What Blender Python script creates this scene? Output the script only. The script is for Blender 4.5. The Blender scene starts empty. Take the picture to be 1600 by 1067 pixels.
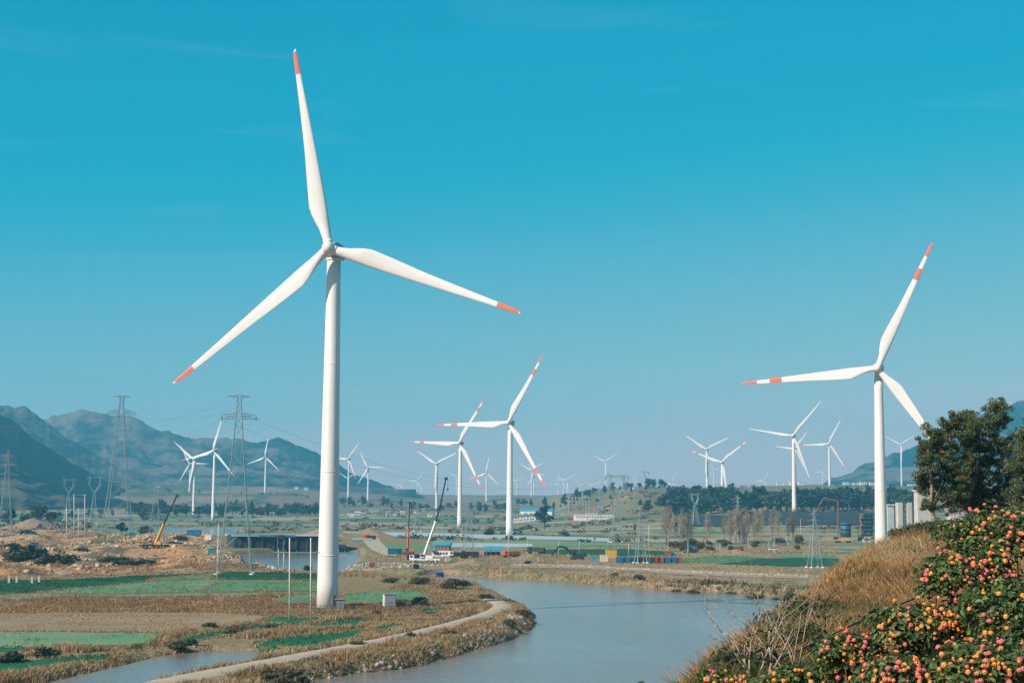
import bpy, bmesh, math, random
import numpy as np
from mathutils import Vector, Matrix, Euler

random.seed(7)
RNG = np.random.default_rng(11)
scene = bpy.context.scene
COL = scene.collection

# ------------------------------------------------------------------ camera
F = 2400.0
CAM_Z = 24.2
PITCH = math.atan(249.0 / F)
ROLL = 0.0075
cam_data = bpy.data.cameras.new('camera')
cam_data.sensor_width = 36.0
cam_data.lens = F / 1600.0 * 36.0
cam_data.clip_start = 0.1
cam_data.clip_end = 30000.0
cam = bpy.data.objects.new('camera', cam_data)
COL.objects.link(cam)
CM = Matrix.Rotation(math.pi / 2 + PITCH, 3, 'X') @ Matrix.Rotation(ROLL, 3, 'Z')
cam.matrix_world = Matrix.Translation((0, 0, CAM_Z)) @ CM.to_4x4()
scene.camera = cam


def ray(px, py):
    return CM @ Vector(((px - 800.0) / F, -(py - 533.5) / F, -1.0))


def P(px, py, z=0.0):
    """photo pixel to the point of the level z seen there"""
    r = ray(px, py)
    t = (z - CAM_Z) / r.z
    return Vector((r.x * t, r.y * t, z))


def PD(px, py, d):
    """photo pixel to the point seen there at the distance d (along y)"""
    r = ray(px, py)
    t = d / r.y
    return Vector((r.x * t, r.y * t, CAM_Z + r.z * t))


CMI = CM.transposed()


def proj(v):
    c = CMI @ (Vector(v) - Vector((0, 0, CAM_Z)))
    return (800 + F * c.x / -c.z, 533.5 - F * c.y / -c.z)


# ------------------------------------------------------------------ object helpers
def tag(o, label=None, cat=None, group=None, kind=None):
    if label: o['label'] = label
    if cat: o['category'] = cat
    if group: o['group'] = group
    if kind: o['kind'] = kind
    return o


def thing(name, label, cat, loc=(0, 0, 0), rz=0.0, group=None):
    o = bpy.data.objects.new(name, None)
    COL.objects.link(o)
    o.location = loc
    o.rotation_euler = (0, 0, rz)
    return tag(o, label, cat, group)


def link(name, me, parent=None, loc=None, rot=None, scale=None):
    o = bpy.data.objects.new(name, me)
    COL.objects.link(o)
    if parent: o.parent = parent
    if loc is not None: o.location = loc
    if rot is not None: o.rotation_euler = rot
    if scale is not None: o.scale = scale
    return o


def copy_tree(o, parent=None):
    c = o.copy()
    COL.objects.link(c)
    c.parent = parent
    for ch in list(o.children):
        copy_tree(ch, c)
    return c


def npmesh(name, verts, faces, mats, midx=None, smooth=False):
    """verts (N,3); faces: list of (M,k) int arrays"""
    me = bpy.data.meshes.new(name)
    verts = np.asarray(verts, dtype=np.float32).reshape(-1, 3)
    me.vertices.add(len(verts))
    me.vertices.foreach_set('co', verts.ravel())
    loops, starts, tot = [], [], 0
    for f in faces:
        f = np.asarray(f, dtype=np.int32)
        if not len(f): continue
        k = f.shape[1]
        loops.append(f.ravel())
        starts.append(tot + np.arange(len(f), dtype=np.int32) * k)
        tot += f.size
    loops = np.concatenate(loops); starts = np.concatenate(starts)
    me.loops.add(len(loops))
    me.loops.foreach_set('vertex_index', loops)
    me.polygons.add(len(starts))
    me.polygons.foreach_set('loop_start', starts)
    if smooth:
        me.polygons.foreach_set('use_smooth', np.ones(len(starts), dtype=bool))
    for m in mats if isinstance(mats, (list, tuple)) else [mats]:
        me.materials.append(m)
    if midx is not None:
        me.polygons.foreach_set('material_index', np.asarray(midx, dtype=np.int32))
    me.update(calc_edges=True)
    me.validate()
    return me


class MB:
    """collects boxes, tubes, lathes ... into one mesh"""
    def __init__(self):
        self.v, self.f, self.m, self.s = [], [], [], []

    def add(self, vs, fs, mi=0, smooth=False):
        o = len(self.v)
        self.v += [tuple(v) for v in vs]
        for f in fs:
            self.f.append([o + i for i in f]); self.m.append(mi); self.s.append(smooth)
        return self

    def box(self, c, s, rz=0.0, mi=0, bev=0.0, rx=0.0, ry=0.0):
        R = Euler((rx, ry, rz)).to_matrix()
        hx, hy, hz = s[0] / 2, s[1] / 2, s[2] / 2
        c = Vector(c)
        if bev <= 0:
            vs = [c + R @ Vector((x * hx, y * hy, z * hz)) for z in (-1, 1) for y in (-1, 1) for x in (-1, 1)]
            fs = [(0, 2, 3, 1), (4, 5, 7, 6), (0, 1, 5, 4), (2, 6, 7, 3), (0, 4, 6, 2), (1, 3, 7, 5)]
            return self.add(vs, fs, mi)
        bm = bmesh.new()
        bmesh.ops.create_cube(bm, size=1.0)
        for v in bm.verts: v.co = Vector((v.co.x * s[0], v.co.y * s[1], v.co.z * s[2]))
        bmesh.ops.bevel(bm, geom=list(bm.edges), offset=bev, segments=2, profile=0.5, affect='EDGES')
        bm.verts.index_update()
        vs = [c + R @ v.co for v in bm.verts]
        fs = [[v.index for v in f.verts] for f in bm.faces]
        bm.free()
        return self.add(vs, fs, mi, False)

    def bar(self, a, b, r, n=4, r2=None, mi=0, smooth=False, cap=True):
        a = Vector(a); b = Vector(b); d = (b - a)
        if d.length < 1e-6: return self
        d.normalize()
        u = d.orthogonal().normalized(); w = d.cross(u)
        r2 = r if r2 is None else r2
        vs = []
        for p, rr in ((a, r), (b, r2)):
            for i in range(n):
                t = 2 * math.pi * (i + .5) / n
                vs.append(p + u * (rr * math.cos(t)) + w * (rr * math.sin(t)))
        fs = [(i, (i + 1) % n, n + (i + 1) % n, n + i) for i in range(n)]
        if cap: fs += [tuple(range(n))[::-1], tuple(range(n, 2 * n))]
        return self.add(vs, fs, mi, smooth)

    def tube(self, pts, rs, n=8, mi=0, smooth=True):
        for i in range(len(pts) - 1):
            self.bar(pts[i], pts[i + 1], rs[i], n, rs[i + 1], mi, smooth)
        return self

    def lathe(self, prof, n=24, c=(0, 0, 0), mi=0, smooth=True):
        """prof: (r, z)"""
        vs, fs = [], []
        for r, z in prof:
            for i in range(n):
                t = 2 * math.pi * i / n
                vs.append((c[0] + r * math.cos(t), c[1] + r * math.sin(t), c[2] + z))
        for k in range(len(prof) - 1):
            for i in range(n):
                j = (i + 1) % n
                fs.append((k * n + i, k * n + j, (k + 1) * n + j, (k + 1) * n + i))
        fs.append(tuple(range(n))[::-1]); fs.append(tuple(range((len(prof) - 1) * n, len(prof) * n)))
        return self.add(vs, fs, mi, smooth)

    def prism(self, poly, z0, z1, mi=0):
        n = len(poly)
        vs = [(p[0], p[1], z0) for p in poly] + [(p[0], p[1], z1) for p in poly]
        fs = [(i, (i + 1) % n, n + (i + 1) % n, n + i) for i in range(n)]
        fs += [tuple(range(n))[::-1], tuple(range(n, 2 * n))]
        return self.add(vs, fs, mi)

    def gable(self, c, w, l, h, rz=0.0, mi=0, over=0.4):
        """gable roof, ridge along local x; c = centre of eaves level"""
        R = Matrix.Rotation(rz, 3, 'Z'); c = Vector(c)
        a, b = l / 2 + over, w / 2 + over
        pts = [(-a, -b, 0), (a, -b, 0), (a, b, 0), (-a, b, 0), (-a, 0, h), (a, 0, h),
               (-a, -b, -.25), (a, -b, -.25), (a, b, -.25), (-a, b, -.25)]
        fs = [(0, 1, 5, 4), (2, 3, 4, 5), (1, 2, 5), (3, 0, 4), (6, 9, 8, 7), (0, 6, 7, 1), (1, 7, 8, 2), (2, 8, 9, 3), (3, 9, 6, 0)]
        return self.add([c + R @ Vector(p) for p in pts], fs, mi)

    def build(self, name, mats, parent=None, loc=None, rot=None):
        me = bpy.data.meshes.new(name)
        me.from_pydata(self.v, [], self.f)
        for m in mats if isinstance(mats, (list, tuple)) else [mats]:
            me.materials.append(m)
        me.polygons.foreach_set('material_index', np.array(self.m, dtype=np.int32))
        me.polygons.foreach_set('use_smooth', np.array(self.s, dtype=bool))
        me.update()
        return link(name, me, parent, loc, rot)


# ------------------------------------------------------------------ noise in numpy
def _hash(ix, iy, seed):
    h = (ix.astype(np.int64) * 374761393 + iy.astype(np.int64) * 668265263 + seed * 974634777) & 0xFFFFFFFF
    h = ((h ^ (h >> 13)) * 1274126177) & 0xFFFFFFFF
    h = (h ^ (h >> 16)) & 0xFFFFFF
    return h / float(0xFFFFFF)


def vnoise(x, y, seed=0):
    x = np.asarray(x, dtype=float); y = np.asarray(y, dtype=float)
    ix = np.floor(x); iy = np.floor(y); fx = x - ix; fy = y - iy
    ux = fx * fx * (3 - 2 * fx); uy = fy * fy * (3 - 2 * fy)
    a = _hash(ix, iy, seed); b = _hash(ix + 1, iy, seed); c = _hash(ix, iy + 1, seed); d = _hash(ix + 1, iy + 1, seed)
    return (a * (1 - ux) + b * ux) * (1 - uy) + (c * (1 - ux) + d * ux) * uy


def fbm(x, y, seed=0, oct=4):
    s = 0.0; a = 0.5; t = 0.0
    for k in range(oct):
        s = s + a * vnoise(x * 2 ** k, y * 2 ** k, seed + k); t += a; a *= 0.5
    return s / t


def ridged(x, y, seed=0, oct=4):
    s = 0.0; a = 0.5; t = 0.0
    for k in range(oct):
        s = s + a * (1 - np.abs(2 * vnoise(x * 2 ** k, y * 2 ** k, seed + k) - 1)); t += a; a *= 0.5
    return s / t


def sstep(a, b, x):
    t = np.clip((np.asarray(x, dtype=float) - a) / (b - a), 0, 1)
    return t * t * (3 - 2 * t)


# ------------------------------------------------------------------ materials
MATS = {}


def new_mat(name):
    m = bpy.data.materials.new(name)
    m.use_nodes = True
    nt = m.node_tree
    b = nt.nodes['Principled BSDF']
    return m, nt, b


def mat(name, col, rough=0.7, var=0.25, scale=1.0, spec=0.3, metal=0.0, bump=0.0, bscale=None, col2=None, island=0.0, stretch=(1, 1, 1), detail=4.0):
    """noise-varied principled paint / soil / stone; island = random brightness per loose piece"""
    if name in MATS: return MATS[name]
    m, nt, b = new_mat(name)
    N, L = nt.nodes.new, nt.links.new
    tc = N('ShaderNodeTexCoord'); mp = N('ShaderNodeMapping'); mp.inputs['Scale'].default_value = stretch
    L(tc.outputs['Object'], mp.inputs['Vector'])
    nz = N('ShaderNodeTexNoise'); nz.inputs['Scale'].default_value = scale; nz.inputs['Detail'].default_value = detail
    nz.inputs['Roughness'].default_value = 0.65
    L(mp.outputs['Vector'], nz.inputs['Vector'])
    rmp = N('ShaderNodeMapRange'); rmp.inputs['From Min'].default_value = .3; rmp.inputs['From Max'].default_value = .7
    L(nz.outputs['Fac'], rmp.inputs['Value'])
    mx = N('ShaderNodeMix'); mx.data_type = 'RGBA'
    c2 = col2 if col2 else tuple(min(1, c * (1 + var)) for c in col)
    c1 = col if col2 else tuple(c * (1 - var) for c in col)
    mx.inputs['A'].default_value = (*c1, 1); mx.inputs['B'].default_value = (*c2, 1)
    L(rmp.outputs['Result'], mx.inputs['Factor'])
    out = mx.outputs['Result']
    if island > 0:
        ge = N('ShaderNodeNewGeometry')
        hv = N('ShaderNodeHueSaturation')
        r2 = N('ShaderNodeMapRange'); r2.inputs['To Min'].default_value = 1 - island; r2.inputs['To Max'].default_value = 1 + island
        L(ge.outputs['Random Per Island'], r2.inputs['Value'])
        L(r2.outputs['Result'], hv.inputs['Value']); L(out, hv.inputs['Color'])
        out = hv.outputs['Color']
    L(out, b.inputs['Base Color'])
    b.inputs['Roughness'].default_value = rough
    b.inputs['Specular IOR Level'].default_value = spec
    b.inputs['Metallic'].default_value = metal
    if bump > 0:
        bn = N('ShaderNodeTexNoise'); bn.inputs['Scale'].default_value = bscale or scale * 4; bn.inputs['Detail'].default_value = 4
        L(mp.outputs['Vector'], bn.inputs['Vector'])
        bp = N('ShaderNodeBump'); bp.inputs['Strength'].default_value = 1.0; bp.inputs['Distance'].default_value = bump
        L(bn.outputs['Fac'], bp.inputs['Height']); L(bp.outputs['Normal'], b.inputs['Normal'])
    MATS[name] = m
    return m


def leaf_mat(name, c1, c2, rough=0.55, trans=0.25, c3=None):
    """leaf colour varies leaf by leaf; a little light comes through"""
    if name in MATS: return MATS[name]
    m, nt, b = new_mat(name)
    N, L = nt.nodes.new, nt.links.new
    ge = N('ShaderNodeNewGeometry')
    cr = N('ShaderNodeValToRGB')
    cr.color_ramp.elements[0].color = (*c1, 1); cr.color_ramp.elements[1].color = (*c2, 1)
    if c3:
        e = cr.color_ramp.elements.new(0.85); e.color = (*c2, 1)
        cr.color_ramp.elements[2].color = (*c3, 1)
    L(ge.outputs['Random Per Island'], cr.inputs['Fac'])
    L(cr.outputs['Color'], b.inputs['Base Color'])
    b.inputs['Roughness'].default_value = rough
    b.inputs['Specular IOR Level'].default_value = 0.25
    tr = N('ShaderNodeBsdfTranslucent'); L(cr.outputs['Color'], tr.inputs['Color'])
    ms = N('ShaderNodeMixShader'); ms.inputs['Fac'].default_value = trans
    L(b.outputs['BSDF'], ms.inputs[1]); L(tr.outputs['BSDF'], ms.inputs[2])
    L(ms.outputs['Shader'], nt.nodes['Material Output'].inputs['Surface'])
    MATS[name] = m
    return m


WHITE = mat('white_paint', (.72, .685, .67), .38, .07, .5, spec=.4, stretch=(1, 1, .12))
RED = mat('signal_red_paint', (.78, .15, .085), .4, .06, 1.0)
STEEL = mat('galvanised_steel', (.24, .31, .32), .5, .12, .5, metal=.2)
CONC = mat('concrete', (.46, .45, .43), .85, .16, .25, bump=.01)
CONC2 = mat('old_concrete', (.36, .36, .34), .9, .25, .15, bump=.02)
DARK = mat('dark_machine_paint', (.03, .035, .04), .5, .3, 1.0)
YEL = mat('yellow_machine_paint', (.58, .30, .06), .45, .12, .8)
ORG = mat('orange_machine_paint', (.62, .10, .03), .45, .12, .8)
BLUE = mat('blue_sheet_metal', (.025, .12, .24), .5, .15, .4)
CYAN = mat('bright_blue_roofing', (.05, .27, .42), .5, .12, .3)
WALLW = mat('white_render', (.66, .64, .60), .85, .12, .2)
WALLC = mat('cream_render', (.55, .50, .42), .85, .12, .2)
BRICK = mat('red_brick', (.30, .10, .07), .85, .2, 1.5)
GLASS = mat('dark_window_glass', (.03, .045, .055), .12, .1, .5, spec=.6)
GREY = mat('grey_roof', (.22, .23, .24), .8, .2, .4)
RUBBER = mat('tyre_rubber', (.02, .02, .02), .85, .2, 2.0)
WOOD = mat('pole_concrete', (.58, .56, .52), .8, .1, 1.0)
# ------------------------------------------------------------------ sky, sun
SUN_EL = math.radians(35.0)
SUN_AZ = math.atan2(-0.80, -0.60)           # clockwise from +y
w = bpy.data.worlds.new('World')
scene.world = w
w.use_nodes = True
nt = w.node_tree
bg = nt.nodes['Background']
sky = nt.nodes.new('ShaderNodeTexSky')
sky.sky_type = 'NISHITA'
sky.sun_disc = False
sky.sun_elevation = SUN_EL
sky.sun_rotation = SUN_AZ
sky.altitude = 1200.0
sky.air_density = 1.0
sky.dust_density = 0.6
sky.ozone_density = 2.0
# grade the physical sky towards the photograph's teal: one curve per channel over its brightness
sc0 = nt.nodes.new('ShaderNodeVectorMath'); sc0.operation = 'SCALE'; sc0.inputs['Scale'].default_value = 0.1
nt.links.new(sky.outputs['Color'], sc0.inputs[0])
tint = nt.nodes.new('ShaderNodeRGBCurve')
CURVES = ([(0, 0), (.15, .0), (.19, .0), (.225, .02), (.27, .085), (.34, .17), (.46, .32), (.63, .60), (.80, .72), (1, .78)],
          [(0, 0), (.20, .27), (.24, .325), (.30, .365), (.42, .435), (.51, .48), (.63, .535), (.73, .57), (.85, .58), (1, .64)],
          [(0, 0), (.35, .46), (.41, .525), (.50, .56), (.61, .58), (.71, .585), (.82, .60), (1, .66)])
for c, pts in zip(tint.mapping.curves, CURVES):
    c.points[0].location = pts[0]; c.points[1].location = pts[-1]
    for p in pts[1:-1]: c.points.new(*p)
tint.mapping.update()
nt.links.new(sc0.outputs['Vector'], tint.inputs['Color'])
sc1 = nt.nodes.new('ShaderNodeVectorMath'); sc1.operation = 'SCALE'; sc1.inputs['Scale'].default_value = 7.65
nt.links.new(tint.outputs['Color'], sc1.inputs[0])
# very thin high cirrus
tcw = nt.nodes.new('ShaderNodeTexCoord')
mpw = nt.nodes.new('ShaderNodeMapping'); mpw.inputs['Scale'].default_value = (2.2, 2.2, 24.0)
mpw.inputs['Rotation'].default_value = (0.0, 0.10, 0.0)
nt.links.new(tcw.outputs['Generated'], mpw.inputs['Vector'])
nzw = nt.nodes.new('ShaderNodeTexNoise'); nzw.inputs['Scale'].default_value = 1.6; nzw.inputs['Detail'].default_value = 6
nzw.inputs['Distortion'].default_value = 0.6
nt.links.new(mpw.outputs['Vector'], nzw.inputs['Vector'])
mrw = nt.nodes.new('ShaderNodeMapRange'); mrw.inputs['From Min'].default_value = .60; mrw.inputs['From Max'].default_value = .90
mrw.inputs['To Max'].default_value = .10
nt.links.new(nzw.outputs['Fac'], mrw.inputs['Value'])
cl = nt.nodes.new('ShaderNodeMix'); cl.data_type = 'RGBA'
cl.inputs['B'].default_value = (4.2, 5.4, 5.8, 1)
nt.links.new(mrw.outputs['Result'], cl.inputs['Factor'])
nt.links.new(sc1.outputs['Vector'], cl.inputs['A'])
nt.links.new(cl.outputs['Result'], bg.inputs['Color'])
bg.inputs['Strength'].default_value = 0.10

sd = bpy.data.lights.new('sun', 'SUN')
sd.energy = 5.0
sd.angle = math.radians(0.53)
sd.color = (1.0, 0.865, 0.73)
so = bpy.data.objects.new('sun', sd)
COL.objects.link(so)
sv = Vector((math.sin(SUN_AZ) * math.cos(SUN_EL), math.cos(SUN_AZ) * math.cos(SUN_EL), math.sin(SUN_EL)))
so.rotation_euler = sv.to_track_quat('Z', 'Y').to_euler()
so.location = (-200, -150, 400)

scene.view_settings.view_transform = 'Standard'
scene.view_settings.look = 'None'
scene.view_settings.exposure = 0.45
scene.view_settings.gamma = 1.0
scene.cycles.use_denoising = True
scene.cycles.max_bounces = 6
scene.cycles.transparent_max_bounces = 8
scene.cycles.volume_bounces = 0

# ------------------------------------------------------------------ water outlines (photo pixels on the water level)
WZ = -2.0
RIVER = [(300, 1300), (380, 1120), (470, 1068), (560, 1052), (620, 1046), (668, 1038), (716, 1025), (760, 1012), (795, 1000), (826, 988), (843, 972), (846, 962),
         (828, 951), (806, 943), (790, 934), (770, 926), (748, 921), (735, 914), (700, 910), (668, 908), (640, 906), (610, 901), (560, 899), (500, 898), (440, 894), (400, 892), (385, 884), (372, 866),
         (440, 862), (500, 861), (558, 862), (560, 872), (548, 884), (530, 892), (545, 895), (600, 897), (650, 899), (700, 899), (760, 901), (820, 904), (900, 911),
         (1000, 918), (1060, 921), (1120, 924), (1200, 931), (1262, 934), (1420, 938), (1700, 960), (1800, 1100), (1700, 1400), (1000, 1700), (500, 1600)]
POND = [(20, 1080), (90, 1062), (150, 1049), (205, 1037), (250, 1026), (310, 1019), (380, 1018), (425, 1022), (405, 1033), (340, 1046), (270, 1060), (215, 1072), (150, 1100), (60, 1100)]
UPPER = [(140, 829), (230, 825.5), (300, 824), (372, 826), (372, 838), (300, 838.5), (230, 838), (160, 836)]
PZ = -0.7
WPOLYS = [np.array([P(x, y, z_)[:2] for x, y in pl]) for pl, z_ in ((RIVER, WZ), (POND, PZ), (UPPER, WZ))]


def poly_sd(pts, x, y):
    """signed distance, negative inside"""
    d2 = np.full(x.shape, 1e18); ins = np.zeros(x.shape, dtype=bool)
    n = len(pts)
    for i in range(n):
        ax, ay = pts[i]; bx, by = pts[(i + 1) % n]
        ex, ey = bx - ax, by - ay
        t = np.clip(((x - ax) * ex + (y - ay) * ey) / (ex * ex + ey * ey + 1e-12), 0, 1)
        d2 = np.minimum(d2, (x - ax - t * ex) ** 2 + (y - ay - t * ey) ** 2)
        c = ((ay > y) != (by > y)) & (x < (bx - ax) * (y - ay) / (by - ay + 1e-12) + ax)
        ins ^= c
    d = np.sqrt(d2)
    return np.where(ins, -d, d)


# valley floor level: columns are photo x at the horizon, rows distance
TU = np.array([-700, 0, 200, 330, 420, 560, 700, 850, 930, 1000, 1080, 1250, 1450, 2300]) / F * 1.0 - 800 / F
TD = np.array([0, 900, 1300, 1650, 2000, 2600, 3400, 4200, 5200, 7600])
TZ = np.array([
    # 0  900 1300 1650 2000 2600 3400 4200 5200 7600
    [0, 0, -1, -1, -1, 2, 30, 60, 60, 60],
    [0, 0, -1, -1, -1, 4, 34, 60, 60, 60],
    [0, 0, -1, -1, -1, 8, 36, 60, 60, 60],
    [0, 0, -1, -1, -1, 6, 34, 58, 60, 60],
    [0, 0, -1, -1, 0, 8, 35, 56, 60, 60],
    [0, 0, -1, -1, 1, 6, 20, 42, 50, 60],
    [0, 0, -1, -1, 1, 7, 12, 26, 40, 50],
    [0, 0, -1, -1, 2, 9, 22, 34, 42, 50],
    [0, 0, 0, 1, 10, 34, 50, 52, 55, 60],
    [0, 0, 1, 6, 34, 47, 52, 55, 58, 60],
    [0, 0, 2, 9, 26, 46, 52, 55, 58, 60],
    [0, 0, 4, 15, 22, 46, 62, 66, 70, 70],
    [0, 0, 4, 15, 22, 46, 62, 66, 70, 70],
    [0, 0, 4, 15, 22, 46, 62, 66, 70, 70]], dtype=float)

ROCKY = np.array([P(x, y)[:2] for x, y in [(-300, 836), (60, 832), (200, 836), (330, 838), (352, 850), (345, 868), (420, 884), (380, 891), (230, 893), (100, 902), (-300, 905)]])
MOUNDS = [(-105, 640, 24, 4.5), (-95, 660, 16, 5.0), (-150, 660, 30, 4.0), (-185, 600, 25, 3.5), (-220, 620, 34, 5.0), (-120, 590, 14, 2.5), (-260, 650, 40, 4.0), (-80, 600, 10, 2.0),
          # spoil heaps on the far bank
          (P(740, 884).x, P(740, 884).y, 14, 3.0), (P(835, 873).x, P(835, 873).y, 12, 2.6), (P(500, 842).x, 985, 26, 7.5), (P(566, 842).x, 1010, 22, 6.0), (P(1150, 866).x, P(1150, 866).y, 12, 3.0),
          (P(128, 820).x, 1240, 30, 9), (P(1180, 800).x, 1560, 30, 5)]


def ground_z(x, y, wsd=None):
    x = np.atleast_1d(np.asarray(x, dtype=float)); y = np.atleast_1d(np.asarray(y, dtype=float))
    u = x / np.maximum(y, 1.0)
    iu = np.clip(np.searchsorted(TU, u) - 1, 0, len(TU) - 2); du = np.clip((u - TU[iu]) / (TU[iu + 1] - TU[iu]), 0, 1)
    idd = np.clip(np.searchsorted(TD, y) - 1, 0, len(TD) - 2); dd = np.clip((y - TD[idd]) / (TD[idd + 1] - TD[idd]), 0, 1)
    du = du * du * (3 - 2 * du); dd2 = dd * dd * (3 - 2 * dd)
    z = (TZ[iu, idd] * (1 - du) + TZ[iu + 1, idd] * du) * (1 - dd2) + (TZ[iu, idd + 1] * (1 - du) + TZ[iu + 1, idd + 1] * du) * dd2
    far = sstep(1800, 3000, y)
    z = z + far * (fbm(x / 260, y / 260, 5) - .5) * 14
    rk = sstep(6, -6, poly_sd(ROCKY, x, y)) if True else 0
    z = z + rk * (0.4 + 4.2 * np.maximum(0, fbm(x / 22, y / 34, 9, 5) - .42) * 2)
    for mx, my, mr, mh in MOUNDS:
        r = np.hypot(x - mx, (y - my) * .8) / mr
        z = z + mh * np.maximum(0, 1 - r) ** 1.3 * (0.75 + 0.5 * fbm(x / 5, y / 5, 3))
    if wsd is None:
        wsd = np.min([poly_sd(p, x, y) for p in WPOLYS], axis=0)
    wn = wsd + (fbm(x / 9, y / 9, 21) - .5) * 3.0
    bank = sstep(-1.6, 4.2, wn)
    z = np.where(wsd < 30, z * bank + (-3.2) * (1 - bank), z)
    return z


def gz(x, y):
    return float(ground_z(x, y)[0])


# ------------------------------------------------------------------ ground sheet
us = np.concatenate([np.linspace(-.62, -.36, 40)[:-1], np.linspace(-.36, .36, 430), np.linspace(.36, .62, 40)[1:]])
ds = np.concatenate([np.geomspace(40, 150, 24)[:-1], np.geomspace(150, 560, 330)[:-1], np.geomspace(560, 1500, 190)[:-1], np.geomspace(1500, 7400, 120)])
U, D = np.meshgrid(us, ds)
GX, GY = (U * D), D
WSD = np.min([poly_sd(p, GX.ravel(), GY.ravel()) for p in WPOLYS], axis=0)
GZ = ground_z(GX.ravel(), GY.ravel(), WSD)
nr, nc = U.shape
idx = np.arange(nr * nc).reshape(nr, nc)
quads = np.stack([idx[:-1, :-1], idx[:-1, 1:], idx[1:, 1:], idx[1:, :-1]], -1).reshape(-1, 4)

# soil colours (what the land is made of, patch by patch)
X, Y = GX.ravel(), GY.ravel()
n1 = fbm(X / 40, Y / 60, 31)[:, None]; n2 = fbm(X / 9, Y / 12, 33)[:, None]
dry = np.array([.25, .185, .095]) * (1 - n2 * .5) + np.array([.30, .235, .14]) * n2 * .5
olive = np.array([.17, .15, .075])
colr = dry * (1 - n1 * .55) + olive * n1 * .55


def paint(c, col, m):
    m = np.clip(m, 0, 1)
    m = m[:, None] if m.ndim == 1 else m
    return c * (1 - m) + np.array(col) * m


# patchwork of narrow plots beyond the river
ky = np.floor(np.log(Y) * 26 + 1.2 * (fbm(X / 500, Y / 800, 41) - .5))
kx = np.floor(X / (60 + 90 * _hash(ky, ky * 0, 77)) + 10 * _hash(ky, ky * 0, 78))
rnd = _hash(kx, ky, 79)
pal = np.array([[.06, .15, .09], [.10, .19, .115], [.07, .12, .07], [.30, .22, .14], [.24, .185, .11], [.19, .175, .11], [.28, .215, .15], [.07, .14, .08], [.15, .165, .10], [.33, .27, .19]])
plot = 1.22 * pal[(rnd * len(pal)).astype(int) % len(pal)]
m = sstep(650, 760, Y) * (1 - sstep(2100, 2700, Y)) * sstep(25, 45, WSD)
m = m * np.where(U.ravel() > -.05, 1.0, np.clip(sstep(1250, 1350, Y), 0, 1)) * .85
colr = colr * (1 - m[:, None]) + plot * m[:, None]
# rolling red-brown land before the hills
nn = fbm(X / 130, Y / 200, 44, 5)
m = sstep(2300, 2900, Y) * (U.ravel() < .02)
colr = paint(colr, (.23, .15, .10), m * .9)
colr = paint(colr, (.09, .11, .06), m * sstep(.52, .62, nn))
colr = paint(colr, (.30, .22, .15), m * sstep(.55, .65, fbm(X / 90, Y / 160, 46, 4)) * .6)
# raised land on the right: scrub and bare red scarps
m = sstep(1500, 1700, Y) * (U.ravel() > .035)
colr = paint(colr, (.19, .16, .09), m * .9)
colr = paint(colr, (.30, .185, .115), m * sstep(.47, .55, fbm(X / 70, Y / 120, 48, 4)) * (1 - sstep(2100, 2500, Y)))
# quarry ground with rubble, orange earth
rk = sstep(5, -5, poly_sd(ROCKY, X, Y))
colr = paint(colr, (.40, .225, .11), rk)
colr = paint(colr, (.15, .125, .075), rk * sstep(.52, .60, fbm(X / 14, Y / 22, 51, 5)))
colr = paint(colr, (.46, .33, .21), rk * sstep(.58, .66, fbm(X / 11, Y / 17, 53, 5)))
# earth of the far bank and the spoil heaps
for mx, my, mr, mh in MOUNDS[8:]:
    colr = paint(colr, (.33, .22, .14), sstep(1.3, .8, np.hypot(X - mx, Y - my) / mr))
FARBANK = np.array([P(x, y)[:2] for x, y in [(540, 889), (600, 884), (650, 880), (730, 878), (850, 872), (960, 874), (1060, 877), (1180, 884), (1290, 884), (1290, 930), (1100, 921), (900, 908), (700, 897), (600, 895)]])
fb = sstep(4, -4, poly_sd(FARBANK, X, Y))
colr = paint(colr, (.31, .22, .135), fb)
colr = paint(colr, (.20, .17, .09), fb * sstep(.5, .6, fbm(X / 12, Y / 25, 57)))
# wet margin and river bed
colr = paint(colr, (.11, .10, .075), sstep(1.5, -1.0, WSD) * (Y < 1100))

gme = npmesh('ground', np.stack([X, Y, GZ], -1), [quads], [], smooth=True)
ca = gme.color_attributes.new('soil', 'FLOAT_COLOR', 'POINT')
ca.data.foreach_set('color', np.concatenate([colr, np.ones((len(colr), 1))], 1).astype(np.float32).ravel())
gm, nt, b = new_mat('valley_soil')
N, L = nt.nodes.new, nt.links.new
at = N('ShaderNodeAttribute'); at.attribute_name = 'soil'
tc = N('ShaderNodeTexCoord')
nz = N('ShaderNodeTexNoise'); nz.inputs['Scale'].default_value = .55; nz.inputs['Detail'].default_value = 8; nz.inputs['Roughness'].default_value = .7
L(tc.outputs['Object'], nz.inputs['Vector'])
mr = N('ShaderNodeMapRange'); mr.inputs['From Min'].default_value = .3; mr.inputs['From Max'].default_value = .7; mr.inputs['To Min'].default_value = .42; mr.inputs['To Max'].default_value = 1.55
L(nz.outputs['Fac'], mr.inputs['Value'])
vm = N('ShaderNodeVectorMath'); vm.operation = 'SCALE'
L(at.outputs['Color'], vm.inputs[0]); L(mr.outputs['Result'], vm.inputs['Scale'])
L(vm.outputs['Vector'], b.inputs['Base Color'])
b.inputs['Roughness'].default_value = .95; b.inputs['Specular IOR Level'].default_value = .1
bp = N('ShaderNodeBump'); bp.inputs['Distance'].default_value = .5
L(nz.outputs['Fac'], bp.inputs['Height']); L(bp.outputs['Normal'], b.inputs['Normal'])
gme.materials.append(gm)
tag(link('ground', gme), kind='structure')

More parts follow.
